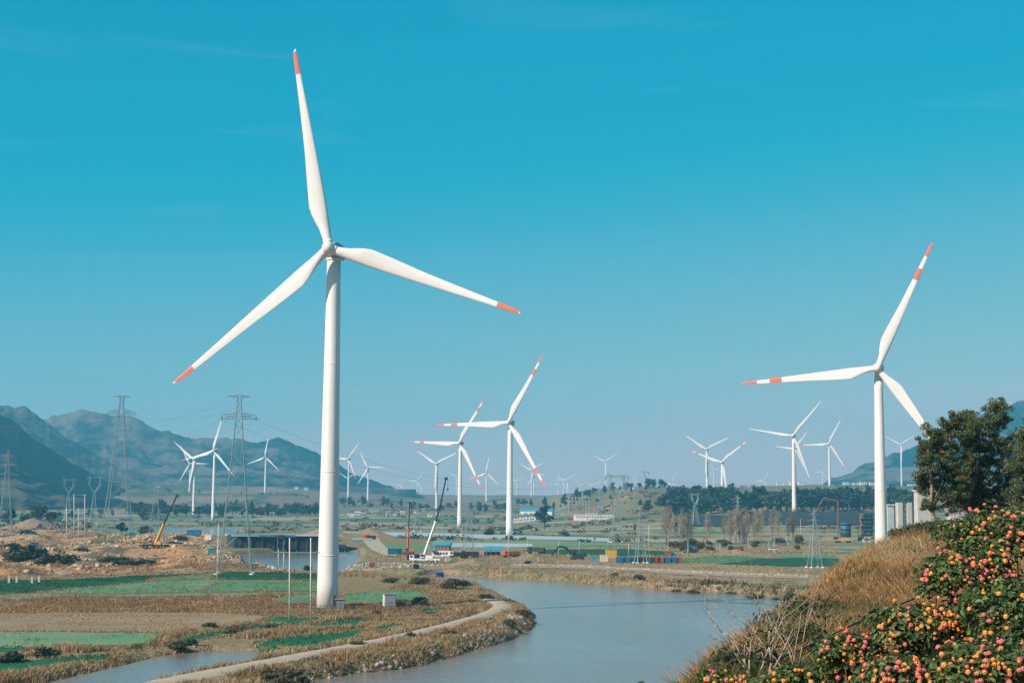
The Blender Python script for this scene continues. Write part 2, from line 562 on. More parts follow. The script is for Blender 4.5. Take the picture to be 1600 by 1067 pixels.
# ------------------------------------------------------------------ water
wm, nt, b = new_mat('river_water')
N, L = nt.nodes.new, nt.links.new
b.inputs['Base Color'].default_value = (.165, .185, .18, 1)
b.inputs['Roughness'].default_value = .14
b.inputs['Specular IOR Level'].default_value = .5
tc = N('ShaderNodeTexCoord')
mp = N('ShaderNodeMapping'); mp.inputs['Scale'].default_value = (1.0, .55, 1); mp.inputs['Rotation'].default_value = (0, 0, .3)
L(tc.outputs['Object'], mp.inputs['Vector'])
nz = N('ShaderNodeTexNoise'); nz.inputs['Scale'].default_value = .8; nz.inputs['Detail'].default_value = 6; nz.inputs['Roughness'].default_value = .6
L(mp.outputs['Vector'], nz.inputs['Vector'])
nz2 = N('ShaderNodeTexNoise'); nz2.inputs['Scale'].default_value = .03; nz2.inputs['Detail'].default_value = 4
L(mp.outputs['Vector'], nz2.inputs['Vector'])
mr = N('ShaderNodeMapRange'); mr.inputs['From Min'].default_value = .35; mr.inputs['From Max'].default_value = .65; mr.inputs['To Min'].default_value = .07; mr.inputs['To Max'].default_value = .24
L(nz2.outputs['Fac'], mr.inputs['Value'])
bp = N('ShaderNodeBump'); bp.inputs['Strength'].default_value = 1.0
L(mr.outputs['Result'], bp.inputs['Distance'])
L(nz.outputs['Fac'], bp.inputs['Height']); L(bp.outputs['Normal'], b.inputs['Normal'])
cm = N('ShaderNodeMix'); cm.data_type = 'RGBA'
cm.inputs['A'].default_value = (.195, .16, .14, 1); cm.inputs['B'].default_value = (.245, .195, .165, 1)
L(nz2.outputs['Fac'], cm.inputs['Factor']); L(cm.outputs['Result'], b.inputs['Base Color'])


def flat_sheet(name, pts, z, m, kind='structure', jitter=0.0, step=6.0, seed=0):
    """flat outline at level z, its edge made a little uneven"""
    rr = random.Random(seed)
    out = []
    n = len(pts)
    for i in range(n):
        a = Vector(pts[i][:2]); b_ = Vector(pts[(i + 1) % n][:2])
        k = max(1, min(60, int((b_ - a).length / step)))
        for j in range(k):
            p = a.lerp(b_, j / k)
            if jitter and not (j == 0): p = p + Vector((rr.uniform(-1, 1), rr.uniform(-1, 1))) * jitter
            out.append((p.x, p.y, PZ if z == 'flat' else max(gz(p.x, p.y), -2.6) + z))
    bm = bmesh.new()
    vs = [bm.verts.new(p) for p in out]
    f = bm.faces.new(vs)
    bmesh.ops.triangulate(bm, faces=[f])
    if z != 'flat' and max(v.co.y for v in bm.verts) < 1000:
        ym = max(v.co.y for v in bm.verts); lim = 2.4 if ym < 330 else 5.0 if ym < 520 else 14.0
        for _ in range(7):
            el = [e for e in bm.edges if e.calc_length() > lim]
            if not el: break
            bmesh.ops.subdivide_edges(bm, edges=el, cuts=1)
        bmesh.ops.triangulate(bm, faces=[f for f in bm.faces if len(f.verts) > 3])
        vv = list(bm.verts)
        zz_ = ground_z([v.co.x for v in vv], [v.co.y for v in vv])
        for v, q_ in zip(vv, zz_): v.co.z = max(q_, -2.6) + z
        fl = list(bm.faces)
        cx_ = np.array([f.calc_center_median()[:2] for f in fl])
        ws_ = np.min([poly_sd(p, cx_[:, 0], cx_[:, 1]) for p in WPOLYS], axis=0) + (fbm(cx_[:, 0] / 3, cx_[:, 1] / 3, 5) - .5) * 2.5
        bmesh.ops.delete(bm, geom=[f for f, q_ in zip(fl, ws_) if q_ < 2.6], context='FACES')
    bm.normal_update()
    for f in bm.faces:
        if f.normal.z < 0: f.normal_flip()
    me = bpy.data.meshes.new(name); bm.to_mesh(me); bm.free()
    me.materials.append(m)
    return tag(link(name, me), kind=kind)


wv = np.array([(-700, 40, WZ), (700, 40, WZ), (700, 1500, WZ), (-700, 1500, WZ)])
tag(link('river', npmesh('river', wv, [np.array([[0, 1, 2, 3]])], wm)), kind='structure')

pc_ = WPOLYS[1].mean(0)
flat_sheet('side_channel', [Vector((pc_[0] + (p[0] - pc_[0]) * 1.02, pc_[1] + (p[1] - pc_[1]) * 1.10, 0)) for p in WPOLYS[1]], 'flat', wm)

# ------------------------------------------------------------------ fields
def crop(name, c1, c2, rot=0.0, row=1.6, rough=.9):
    if name in MATS: return MATS[name]
    m_, nt, b = new_mat(name)
    N, L = nt.nodes.new, nt.links.new
    tc = N('ShaderNodeTexCoord'); mp = N('ShaderNodeMapping'); mp.inputs['Rotation'].default_value = (0, 0, rot)
    L(tc.outputs['Object'], mp.inputs['Vector'])
    wv_ = N('ShaderNodeTexWave'); wv_.inputs['Scale'].default_value = 1 / row; wv_.inputs['Distortion'].default_value = 1.5; wv_.inputs['Detail'].default_value = 3; wv_.inputs['Detail Scale'].default_value = 1.5
    L(mp.outputs['Vector'], wv_.inputs['Vector'])
    nz = N('ShaderNodeTexNoise'); nz.inputs['Scale'].default_value = .35; nz.inputs['Detail'].default_value = 8; nz.inputs['Roughness'].default_value = .8
    L(tc.outputs['Object'], nz.inputs['Vector'])
    md = N('ShaderNodeMath'); md.operation = 'MULTIPLY_ADD'; md.inputs[1].default_value = .30
    L(wv_.outputs['Fac'], md.inputs[0]); L(nz.outputs['Fac'], md.inputs[2])
    mr = N('ShaderNodeMapRange'); mr.inputs['From Min'].default_value = .4; mr.inputs['From Max'].default_value = .95
    mp3 = N('ShaderNodeMapping'); mp3.inputs['Scale'].default_value = (.35, 1.6, 1); L(tc.outputs['Object'], mp3.inputs['Vector'])
    nb = N('ShaderNodeTexNoise'); nb.inputs['Scale'].default_value = .045; nb.inputs['Detail'].default_value = 6; nb.inputs['Roughness'].default_value = .7
    L(mp3.outputs['Vector'], nb.inputs['Vector'])
    ma = N('ShaderNodeMath'); ma.operation = 'MULTIPLY_ADD'; ma.inputs[1].default_value = 1.1; ma.use_clamp = False
    L(nb.outputs['Fac'], ma.inputs[0]); ad2 = N('ShaderNodeMath'); ad2.operation = 'ADD'; ad2.inputs[1].default_value = -.55
    L(md.outputs['Value'], ad2.inputs[0]); L(ad2.outputs['Value'], ma.inputs[2])
    L(ma.outputs['Value'], mr.inputs['Value'])
    mx = N('ShaderNodeMix'); mx.data_type = 'RGBA'
    mx.inputs['A'].default_value = (*c1, 1); mx.inputs['B'].default_value = (*c2, 1)
    L(mr.outputs['Result'], mx.inputs['Factor']); L(mx.outputs['Result'], b.inputs['Base Color'])
    b.inputs['Roughness'].default_value = rough; b.inputs['Specular IOR Level'].default_value = .1
    bp = N('ShaderNodeBump'); bp.inputs['Distance'].default_value = .25
    L(md.outputs['Value'], bp.inputs['Height']); L(bp.outputs['Normal'], b.inputs['Normal'])
    MATS[name] = m_
    return m_


LG = crop('young_crop', (.085, .20, .10), (.16, .28, .15), .2)
LG2 = crop('pale_crop', (.12, .235, .125), (.21, .31, .175), .2)
DG = crop('dark_crop', (.010, .070, .038), (.035, .125, .060), .2)
MG = crop('bright_crop', (.012, .115, .052), (.03, .17, .075), .5, 1.0)
TAN = crop('ploughed_soil', (.21, .145, .09), (.38, .28, .19), .05, 2.2)
BRN = crop('dry_weeds', (.20, .115, .055), (.33, .21, .11), .1, 3)
STRAW = crop('straw_stubble', (.27, .205, .115), (.36, .28, .17), .1, 3)
PATHM = mat('pale_dirt', (.40, .33, .255), .95, .14, .35, bump=.03)
PLAST = mat('plastic_mulch_film', (.42, .46, .46), .45, .22, .25, stretch=(.2, 2.2, 1), bump=.05)
NET = crop('dark_shade_net', (.012, .022, .030), (.075, .085, .08), .0, 7)
STONE = mat('stone_revetment', (.34, .26, .175), .95, .4, .5, bump=.3)

FIELDS = [
    (BRN, [(-200, 932), (100, 934), (300, 933), (500, 928), (520, 944), (640, 948), (620, 958), (500, 962), (430, 961), (330, 958), (-200, 962)]),
    (TAN, [(-200, 960), (120, 957), (330, 957), (430, 962), (400, 974), (340, 982), (270, 988), (-200, 986)]),
    (DG, [(-200, 906), (80, 906), (160, 902), (245, 898), (330, 895), (352, 893), (240, 903), (232, 909), (60, 925), (0, 928), (-200, 929)]),
    (LG2, [(55, 925), (232, 909), (330, 906), (350, 908), (305, 924), (150, 928)]),
    (LG, [(245, 904), (345, 894), (320, 904), (232, 908)]),
    (LG, [(352, 907), (420, 907), (500, 909), (505, 923), (308, 924)]),
    (DG, [(350, 893), (500, 896), (500, 906), (326, 904)]),
    (LG2, [(-200, 936), (40, 932), (150, 929), (505, 925), (500, 928), (150, 932), (20, 938), (-200, 940)]),
    (LG2, [(-200, 987), (100, 987), (272, 989), (248, 998), (225, 1009), (100, 1010), (-200, 1012)]),
    (MG, [(-200, 1016), (30, 1011), (60, 1014), (20, 1022), (-200, 1028)]),
    (MG, [(90, 1009), (190, 1010), (175, 1014), (110, 1015)]),
    (MG, [(-200, 1046), (40, 1032), (110, 1026), (186, 1022), (178, 1029), (100, 1039), (40, 1049), (-200, 1068)]),
    (MG, [(262, 1001), (340, 985), (395, 977), (440, 972), (446, 980), (360, 993), (300, 1001)]),
    (MG, [(405, 970), (430, 963), (520, 966), (470, 975), (420, 979)]),
    (MG, [(462, 981), (520, 972), (575, 966), (584, 971), (560, 980), (500, 985)]),
    (MG, [(400, 1003), (440, 996), (520, 989), (570, 982), (566, 992), (540, 1003), (478, 1013), (404, 1010)]),
    (MG, [(576, 983), (610, 974), (645, 976), (600, 986)]),
    (LG, [(534, 930), (600, 922), (664, 924), (670, 932), (640, 940), (534, 943)]),
    (LG, [(420, 936), (500, 926), (500, 940), (440, 944)]),
    (DG, [(640, 953), (700, 948), (712, 951), (660, 958)]),
    # across the river
    (LG, [(1066, 873), (1140, 868), (1190, 872), (1120, 880), (1066, 880)]),
    (DG, [(1120, 881), (1190, 872), (1260, 871), (1310, 872), (1310, 884), (1240, 885)]),
    (LG, [(1200, 868), (1300, 866), (1310, 871), (1225, 871)]),
    (LG, [(560, 851), (640, 850), (720, 855), (700, 860), (620, 860)]),
    (DG, [(830, 858), (980, 857), (1050, 862), (1060, 868), (960, 868), (850, 865)]),
    (LG2, [(690, 845), (830, 845), (960, 848), (980, 852), (860, 853), (700, 849)]),
    (PLAST, [(500, 828), (600, 829), (700, 831), (850, 836), (960, 841), (960, 845), (850, 842), (700, 839), (600, 838), (500, 839)]),
    (PLAST, [(690, 848), (760, 848), (832, 849), (832, 854), (760, 855), (690, 854)]),
    (STONE, [(800, 880), (900, 881), (1000, 886), (1100, 891), (1262, 897), (1262, 904), (1100, 899), (1000, 893), (900, 888), (800, 886)]),
    (LG, [(1130, 908), (1200, 911), (1262, 912), (1262, 916), (1200, 916), (1140, 912)]),
]
for k, (m_, pts) in enumerate(FIELDS):
    zz = 0.05 + 0.012 * (k % 10)
    nm = {PLAST: 'plastic_mulch_field', STONE: 'stone_embankment', TAN: 'ploughed_field', BRN: 'weed_field', STRAW: 'stubble_field'}.get(m_, 'crop_field')
    flat_sheet(nm, [P(x, y, zz) for x, y in pts], zz, m_, jitter=.55, step=4.0, seed=k)

# dirt track along the bank
TRACK = [(225, 1070, 9), (330, 1048, 8), (400, 1035, 7.5), (470, 1022, 7), (520, 1013, 6.6), (560, 1005, 6), (610, 995, 5.6), (660, 984, 5.4), (705, 973, 5.2), (745, 962, 5.4), (775, 952, 6), (786, 945, 7), (776, 938, 7), (764, 934, 6)]
cps = [P(x, y, .5) for x, y, w_ in TRACK]
vs, fs = [], []
sm = []
for i in range(len(cps) - 1):
    for j in range(6):
        sm.append((cps[i].lerp(cps[i + 1], j / 6), TRACK[i][2] * (1 - j / 6) + TRACK[i + 1][2] * j / 6))
for i, (p, wd) in enumerate(sm):
    q = sm[min(i + 2, len(sm) - 1)][0] - sm[max(i - 2, 0)][0]
    nrm = Vector((-q.y, q.x, 0)).normalized()
    hw = wd * .26 + random.uniform(-.15, .15)
    zz = max(gz(p.x, p.y), -.2) + .42
    for s, dz in ((-1.7, -.55), (-1, 0), (1, 0), (1.7, -.55)):
        vs.append((p.x + nrm.x * hw * s, p.y + nrm.y * hw * s, zz + dz))
    if i:
        for k in range(3): fs.append((4 * (i - 1) + k, 4 * i + k, 4 * i + k + 1, 4 * (i - 1) + k + 1))
tag(MB().add(vs, fs, 0, True).build('dirt_track', PATHM), kind='structure')

# dark netted orchard strip across the right of the valley
SOLAR = [(1085, 800), (1200, 797), (1320, 795), (1440, 794), (1440, 812), (1330, 811), (1200, 817), (1095, 818)]


def drape(name, pts, dz, m_, n=24):
    """sheet laid over sloping land (pts: four-sided in photo pixels via distances)"""
    (u0, d0), (u1, d1) = pts
    vs, q = [], []
    for j in range(n + 1):
        for i in range(n + 1):
            d = d0 + (d1 - d0) * j / n
            d = d0 + (d1 - d0) * j / n + (fbm(i * .35, j * .35, 88) - .5) * 40 * (1 if j in (0, n) else 0)
            x = (u0 + (u1 - u0) * i / n + (fbm(j * .3, i * .2, 89) - .5) * .02 * (i in (0, n))) * d
            vs.append((x, d, gz(x, d) + dz))
    for j in range(n):
        for i in range(n):
            a = j * (n + 1) + i
            q.append((a, a + 1, a + n + 2, a + n + 1))
    o = link(name, npmesh(name, vs, [np.array(q)], m_, smooth=True))
    return tag(o, kind='structure')


drape('shade_net_field', ((.112, 1360), (.275, 1630)), .6, NET, 60)

# ------------------------------------------------------------------ mountains
def mountain(name, prof, D, depth, m_, seed, amp=.55, foot=40):
    px = np.linspace(prof[0][0], prof[-1][0], 320)
    py = np.interp(px, [p[0] for p in prof], [p[1] for p in prof])
    py = py + (fbm(px / 22, px * 0 + seed, seed, 5) - .5) * 9 - (ridged(px / 9, px * 0 + seed, seed + 1, 3) - .6) * 4
    vs = []; cov = []
    nt_ = 110
    tt = np.linspace(0, 1.35, nt_)
    U_ = np.array([PD(a, b_, D).x / D for a, b_ in zip(px, py)])
    H = np.array([PD(a, b_, D).z for a, b_ in zip(px, py)]) - foot
    R0 = D - depth
    for t in tt:
        d = R0 + depth * t
        x = U_ * d
        y = np.full_like(x, d)
        base = np.where(t <= 1, t ** 1.15, max(0, 1 - (t - 1) * 2.2))
        wx = x + 160 * (fbm(x / 500, y / 500, seed + 31, 3) - .5) * 2 + (y - D) * .35
        sp = ridged(wx / 330, y / 1700 + seed, seed + 3, 4) ** 1.3 * .6 + ridged(wx / 105, y / 380, seed + 9, 4) * .4
        mod = 1 - amp * (1 - sp) * (np.clip(4 * t * (1 - t), 0, 1) * 1.45 + .10 * (t > .6))
        h = np.maximum(H, 0) * base * np.clip(mod, .1, 1.2)
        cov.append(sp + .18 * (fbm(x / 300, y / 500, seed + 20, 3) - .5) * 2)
        vs.append(np.stack([x, y, foot * min(1, t * 5) + h - 14 * (t < .02)], -1))
    vs = np.array(vs).reshape(-1, 3)
    cov = np.array(cov).ravel()
    n = len(px)
    idx = np.arange(nt_ * n).reshape(nt_, n)
    q = np.stack([idx[:-1, :-1], idx[:-1, 1:], idx[1:, 1:], idx[1:, :-1]], -1).reshape(-1, 4)
    me = npmesh(name, vs, [q], m_, smooth=True)
    a_ = me.attributes.new('cover', 'FLOAT', 'POINT'); a_.data.foreach_set('value', cov.astype(np.float32))
    return tag(link(name, me), kind='structure')


def rock_mat(name, dark, light):
    m_, nt, b = new_mat(name)
    N, L = nt.nodes.new, nt.links.new
    tc = N('ShaderNodeTexCoord')
    mp = N('ShaderNodeMapping'); mp.inputs['Scale'].default_value = (1, .5, 1.6); L(tc.outputs['Object'], mp.inputs['Vector'])
    nz = N('ShaderNodeTexNoise'); nz.inputs['Scale'].default_value = .007; nz.inputs['Detail'].default_value = 10; nz.inputs['Roughness'].default_value = .72
    L(mp.outputs['Vector'], nz.inputs['Vector'])
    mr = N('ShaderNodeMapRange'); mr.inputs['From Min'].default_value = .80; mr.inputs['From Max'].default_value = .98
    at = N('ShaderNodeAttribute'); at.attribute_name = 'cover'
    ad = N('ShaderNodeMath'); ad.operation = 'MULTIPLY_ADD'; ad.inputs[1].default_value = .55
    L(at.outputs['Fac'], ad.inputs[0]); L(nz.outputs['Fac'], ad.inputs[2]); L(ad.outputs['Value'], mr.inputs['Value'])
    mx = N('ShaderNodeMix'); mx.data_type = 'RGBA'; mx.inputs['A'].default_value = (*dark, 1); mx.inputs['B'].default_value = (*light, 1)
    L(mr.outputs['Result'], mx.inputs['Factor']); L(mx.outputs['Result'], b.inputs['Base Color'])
    b.inputs['Roughness'].default_value = 1; b.inputs['Specular IOR Level'].default_value = 0
    bp = N('ShaderNodeBump'); bp.inputs['Distance'].default_value = 45
    L(nz.outputs['Fac'], bp.inputs['Height']); L(bp.outputs['Normal'], b.inputs['Normal'])
    return m_


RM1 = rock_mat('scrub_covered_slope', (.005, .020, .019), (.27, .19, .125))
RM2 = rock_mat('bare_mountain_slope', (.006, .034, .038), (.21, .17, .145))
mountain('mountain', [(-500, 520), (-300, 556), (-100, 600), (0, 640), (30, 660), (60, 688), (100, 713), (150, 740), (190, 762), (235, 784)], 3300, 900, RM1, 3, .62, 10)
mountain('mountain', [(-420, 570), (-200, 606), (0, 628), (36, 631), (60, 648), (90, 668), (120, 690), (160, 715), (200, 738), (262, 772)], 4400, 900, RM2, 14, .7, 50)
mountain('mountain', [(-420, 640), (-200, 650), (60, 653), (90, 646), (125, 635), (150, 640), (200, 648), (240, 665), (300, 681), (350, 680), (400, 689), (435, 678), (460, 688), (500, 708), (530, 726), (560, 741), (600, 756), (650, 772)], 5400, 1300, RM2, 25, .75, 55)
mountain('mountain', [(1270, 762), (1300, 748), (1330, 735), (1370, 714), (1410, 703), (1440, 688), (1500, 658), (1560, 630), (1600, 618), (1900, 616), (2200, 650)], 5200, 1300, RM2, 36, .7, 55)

# ------------------------------------------------------------------ air
hz = MB().box((0, 3690, 208), (11000, 7580, 444))
hm = bpy.data.materials.new('valley_haze'); hm.use_nodes = True
nt = hm.node_tree
nt.nodes.remove(nt.nodes['Principled BSDF'])
pv = nt.nodes.new('ShaderNodeVolumePrincipled')
pv.inputs['Color'].default_value = (.17, .70, 1.0, 1)
pv.inputs['Density'].default_value = 0.000135
pv.inputs['Anisotropy'].default_value = 0.0
nt.links.new(pv.outputs['Volume'], nt.nodes['Material Output'].inputs['Volume'])
tag(hz.build('haze', hm), kind='stuff')
# ------------------------------------------------------------------ the near hillside
CREST = [(-2.6, -4), (-2.0, 4), (-.2, 9), (2.2, 14.5), (4.2, 22), (6.35, 33), (10.4, 48), (16.9, 70), (29.5, 108), (46, 150), (64, 195), (110, 290)]
CRZ = [22.4, 22.45, 22.4, 22.45, 22.05, 21.75, 21.7, 21.85, 22.45, 22.6, 21.5, 18]
CY = np.array([p[1] for p in CREST], float); CX = np.array([p[0] for p in CREST], float); CZ = np.array(CRZ)


def hill_z(x, y):
    x = np.asarray(x, float); y = np.asarray(y, float)
    cx = np.interp(y, CY, CX); cz = np.interp(y, CY, CZ)
    s = (x - cx) * .9                              # distance to the crest, positive on the terrace
    drop = np.sqrt(np.maximum(-s, 0) ** 2 * .9 + .5) - .7071
    rise = np.where(s > 0, .55 * (1 - np.exp(-s / 9)) + .010 * s, 0)
    z = cz + rise - drop
    back = np.maximum(0, y - 165) * .30
    z = z - back
    amp = np.clip((y - 6) / 30, .1, 1)
    z = z + (fbm(x / 4.5, y / 6, 61, 4) - .5) * 1.1 * amp + (fbm(x / 1.1, y / 1.3, 63, 3) - .5) * .22
    return np.maximum(z, -3.5)


hy = np.concatenate([np.linspace(-6, 40, 150)[:-1], np.linspace(40, 120, 130)[:-1], np.linspace(120, 300, 60)])
ht = np.concatenate([-np.geomspace(60, .5, 60), np.linspace(-.4, 12, 60)[:-1], np.geomspace(12, 140, 60)])
HT, HY = np.meshgrid(ht, hy)
HX = np.interp(HY, CY, CX) + HT
HZ = hill_z(HX, HY)
idx = np.arange(HX.size).reshape(HX.shape)
q = np.stack([idx[:-1, :-1], idx[:-1, 1:], idx[1:, 1:], idx[1:, :-1]], -1).reshape(-1, 4)
HILLM = mat('hillside_soil', (.12, .08, .04), .95, .3, .9, spec=.1, bump=.08, col2=(.30, .19, .09))
tag(link('hillside', npmesh('hillside', np.stack([HX, HY, HZ], -1), [q], HILLM, smooth=True)), kind='structure')


def hz1(x, y):
    return float(hill_z(x, y))


def blades(cx, cy, cz, hmin, hmax, width, lean, rng, per=1, bend=.35):
    """triangular grass blades (two faces each) rooted at the given points"""
    n = len(cx) * per
    cx = np.repeat(cx, per); cy = np.repeat(cy, per); cz = np.repeat(cz, per)
    h = rng.uniform(hmin, hmax, n)
    a = rng.uniform(0, 2 * np.pi, n); l = rng.uniform(.2, 1, n) * lean * h
    dx, dy = np.cos(a) * l, np.sin(a) * l
    ww = width * rng.uniform(.6, 1.3, n)
    b_ = rng.uniform(0, np.pi, n); wx, wy = np.cos(b_) * ww, np.sin(b_) * ww * .6
    ox = rng.normal(0, 1, n) * width * 2.2 * (per > 1); oy = rng.normal(0, 1, n) * width * 2.2 * (per > 1)
    x0, y0 = cx + ox, cy + oy
    v = np.stack([np.stack([x0 - wx, y0 - wy, cz - .05], -1), np.stack([x0 + wx, y0 + wy, cz - .05], -1),
                  np.stack([x0 + dx * bend + wx * .7, y0 + dy * bend + wy * .7, cz + h * .6], -1), np.stack([x0 + dx * bend - wx * .7, y0 + dy * bend - wy * .7, cz + h * .6], -1),
                  np.stack([x0 + dx, y0 + dy, cz + h], -1)], 1)
    base = np.arange(n)[:, None] * 5
    quads = base + np.array([[0, 1, 2, 3]]); tris = base + np.array([[3, 2, 4]])
    return v.reshape(-1, 3), quads, tris


STRAWG = leaf_mat('dry_grass_blades', (.30, .165, .062), (.56, .33, .14), .7, .4, (.68, .48, .26))
STRAWB = leaf_mat('pale_dry_grass', (.25, .17, .08), (.50, .36, .195), .7, .35, (.60, .47, .29))
GREENG = leaf_mat('green_weed_blades', (.055, .065, .022), (.15, .135, .05), .6, .3, (.28, .21, .095))
BROWNG = leaf_mat('brown_weed_blades', (.17, .10, .045), (.38, .22, .105), .75, .32, (.48, .31, .16))

# dry grass over the hillside
rng = np.random.default_rng(5)
NB = 420000
dist = 9.0 * (150 / 9.0) ** rng.uniform(0, 1, NB)
tcr = np.where(rng.uniform(0, 1, NB) < .25, rng.uniform(-2, 1, NB), rng.uniform(-1.5, 1, NB) * 0)
xs = np.interp(dist, CY, CX) + np.where(tcr != 0, tcr * dist * .08, 0)
wide = rng.uniform(0, 1, NB)
xs = np.where(tcr != 0, xs, np.interp(dist, CY, CX) - .03 * dist + wide * (dist * .40 - (np.interp(dist, CY, CX) - .03 * dist)))
zs = hill_z(xs, dist)
cl = fbm(xs / 2.2 / (1 + dist / 40), dist / 3 / (1 + dist / 40), 71, 4)
keep = (rng.uniform(0, 1, NB) < np.clip((cl - .34) * 4.5, .05, 1)) & (xs > -3)
xs, ys, zs, cl = xs[keep], dist[keep], zs[keep], cl[keep]
GP = (fbm(xs / 7, ys / 9, 75, 3) > .70) | ((ys < 34) & (ys > 9) & (xs < np.interp(ys, CY, CX) + 2.0) & (fbm(xs / 1.5, ys / 3, 77) > .40)) | ((ys > 78) & (ys < 104) & (fbm(xs / 5, ys / 8, 79) > .58))
PATCH = fbm(xs / 3.2 / (1 + ys / 60), ys / 5 / (1 + ys / 60), 83, 4) + rng.uniform(-.07, .07, len(xs))
for nm, sel, m_ in (('dry_grass', ~GP & (PATCH > .40) & (PATCH < .60), STRAWG), ('dry_grass', ~GP & (PATCH >= .60), STRAWB), ('brown_weeds', ~GP & (PATCH <= .40), BROWNG), ('green_weeds', GP, GREENG)):
    x_, y_, z_ = xs[sel], ys[sel], zs[sel]
    sc = np.clip(y_ / 30, .45, 2.2)
    n = len(x_)
    h = (.14 + .46 * rng.uniform(0, 1, n) ** 2.2) * np.clip(.65 + (cl[sel] - .4) * 2.2, .45, 1.5) * np.clip(.8 + y_ / 400, .7, 1.0)
    if nm == 'green_weeds': h = h * .62
    a = rng.uniform(0, 2 * np.pi, n); l = rng.uniform(.2, 1.15, n) * h
    la = 6.28 * fbm(x_ / 2.0, y_ / 3.0, 87, 2) * 2
    dx, dy = np.cos(a) * l + .35 * h * np.cos(la), np.sin(a) * l + .35 * h * np.sin(la)
    ww = .0075 * sc * rng.uniform(.6, 1.5, n)
    if nm == 'green_weeds': ww = ww * 1.9
    b_ = rng.uniform(-.6, .6, n); wx, wy = np.cos(b_) * ww, np.sin(b_) * ww
    v = np.stack([np.stack([x_ - wx, y_ - wy, z_ - .05], -1), np.stack([x_ + wx, y_ + wy, z_ - .05], -1),
                  np.stack([x_ + dx * .35 + wx * .8, y_ + dy * .35 + wy * .8, z_ + h * .6], -1), np.stack([x_ + dx * .35 - wx * .8, y_ + dy * .35 - wy * .8, z_ + h * .6], -1),
                  np.stack([x_ + dx, y_ + dy, z_ + h], -1)], 1).reshape(-1, 3)
    base = np.arange(n)[:, None] * 5
    tag(link(nm, npmesh(nm, v, [base + np.array([[0, 1, 2, 3]]), base + np.array([[3, 2, 4]])], m_)), kind='stuff')


def leafcloud(lobes, n, size, rng, aspect=.5, shell=.55, droop=0.0, flat=.3):
    """rhombic leaves spread through the lobes ((x,y,z,rx,ry,rz) each); returns verts, quads"""
    lb = np.array(lobes, float)
    vol = (lb[:, 3] * lb[:, 4] * lb[:, 5]) ** .75
    k = rng.choice(len(lb), n, p=vol / vol.sum())
    d = rng.normal(0, 1, (n, 3)); d /= np.linalg.norm(d, axis=1)[:, None]
    r = shell + (1 - shell) * rng.uniform(0, 1, n) ** .6
    r = r * rng.uniform(.86, 1.12, n)
    c = lb[k, :3] + d * lb[k, 3:] * r[:, None]
    nrm = d * (1 - flat) + rng.normal(0, .55, (n, 3)); nrm /= np.linalg.norm(nrm, axis=1)[:, None]
    t = rng.normal(0, 1, (n, 3)); t[:, 2] -= droop
    t -= nrm * (t * nrm).sum(1)[:, None]; t /= np.linalg.norm(t, axis=1)[:, None]
    bt = np.cross(nrm, t)
    s = size * rng.uniform(.6, 1.4, n)[:, None]
    v = np.stack([c - t * s, c + bt * s * aspect, c + t * s, c - bt * s * aspect], 1)
    return v.reshape(-1, 3), (np.arange(n)[:, None] * 4 + np.arange(4)[None, :])


# ------------------------------------------------------------------ lantana
LEAFM = leaf_mat('lantana_leaf', (.034, .070, .026), (.155, .22, .075), .42, .45, (.28, .31, .13))
FL = [mat('floret_pink', (.72, .13, .25), .6, .15, 60, island=.15), mat('floret_rose', (.76, .19, .16), .6, .15, 60, island=.15), mat('floret_orange', (.80, .25, .06), .6, .15, 60, island=.12), mat('floret_yellow', (.82, .38, .05), .6, .15, 60, island=.12)]
STEMM = mat('lantana_stem', (.06, .07, .03), .8, .2, 8)
BUDM = mat('floret_bud', (.30, .06, .03), .7, .2, 60)


def flower_mesh(kind, seed):
    """a domed head of small four-lobed florets, older ones outside"""
    r_ = random.Random(seed)
    V, Fq, M = [], [], []
    R = .0108
    k = 26
    for i in range(k):
        t = (i + .5) / k
        th = math.acos(1 - t * 1.05); ph = i * 2.39996 + r_.uniform(-.15, .15)
        d = Vector((math.sin(th) * math.cos(ph), math.sin(th) * math.sin(ph), math.cos(th)))
        c = d * R * r_.uniform(.92, 1.08); c.z *= .8
        u = d.orthogonal().normalized(); w_ = d.cross(u)
        ro = r_.uniform(0, 1.57); s = R * .36 * r_.uniform(.85, 1.15)
        inner = t < .22
        o = len(V)
        V.append(c - d * .0012)
        for j in range(8):
            rr = s * (1.0 if j % 2 == 0 else .62); an = ro + j * math.pi / 4
            V.append(c + u * (rr * math.cos(an)) + w_ * (rr * math.sin(an)) + d * (.0012 if j % 2 == 0 else 0))
        for j in range(8): Fq.append((o, o + 1 + j, o + 1 + (j + 1) % 8))
        if kind == 'pink': mi = (2 if inner and r_.random() < .6 else 1 if r_.random() < .25 else 0)
        elif kind == 'orange': mi = (3 if inner or r_.random() < .12 else 2)
        elif kind == 'mixed': mi = (3 if inner else (1 if r_.random() < .6 else 2))
        else: mi = (2 if inner and r_.random() < .4 else 3)
        M += [mi] * 8
    # short peduncle
    o = len(V)
    for z, rr in ((-.045, .0015), (.004, .002)):
        for j in range(4): V.append(Vector((rr * math.cos(j * 1.57), rr * math.sin(j * 1.57), z)))
    for j in range(4):
        Fq.append((o + j, o + (j + 1) % 4, o + 4 + j)); M.append(4)
        Fq.append((o + (j + 1) % 4, o + 4 + (j + 1) % 4, o + 4 + j)); M.append(4)
    return npmesh('flower_head', [tuple(v) for v in V], [np.array(Fq)], FL + [STEMM], M)


HEADS = {k: [flower_mesh(k, 10 * i + j) for j in range(3)] for i, k in enumerate(('pink', 'orange', 'mixed', 'yellow'))}


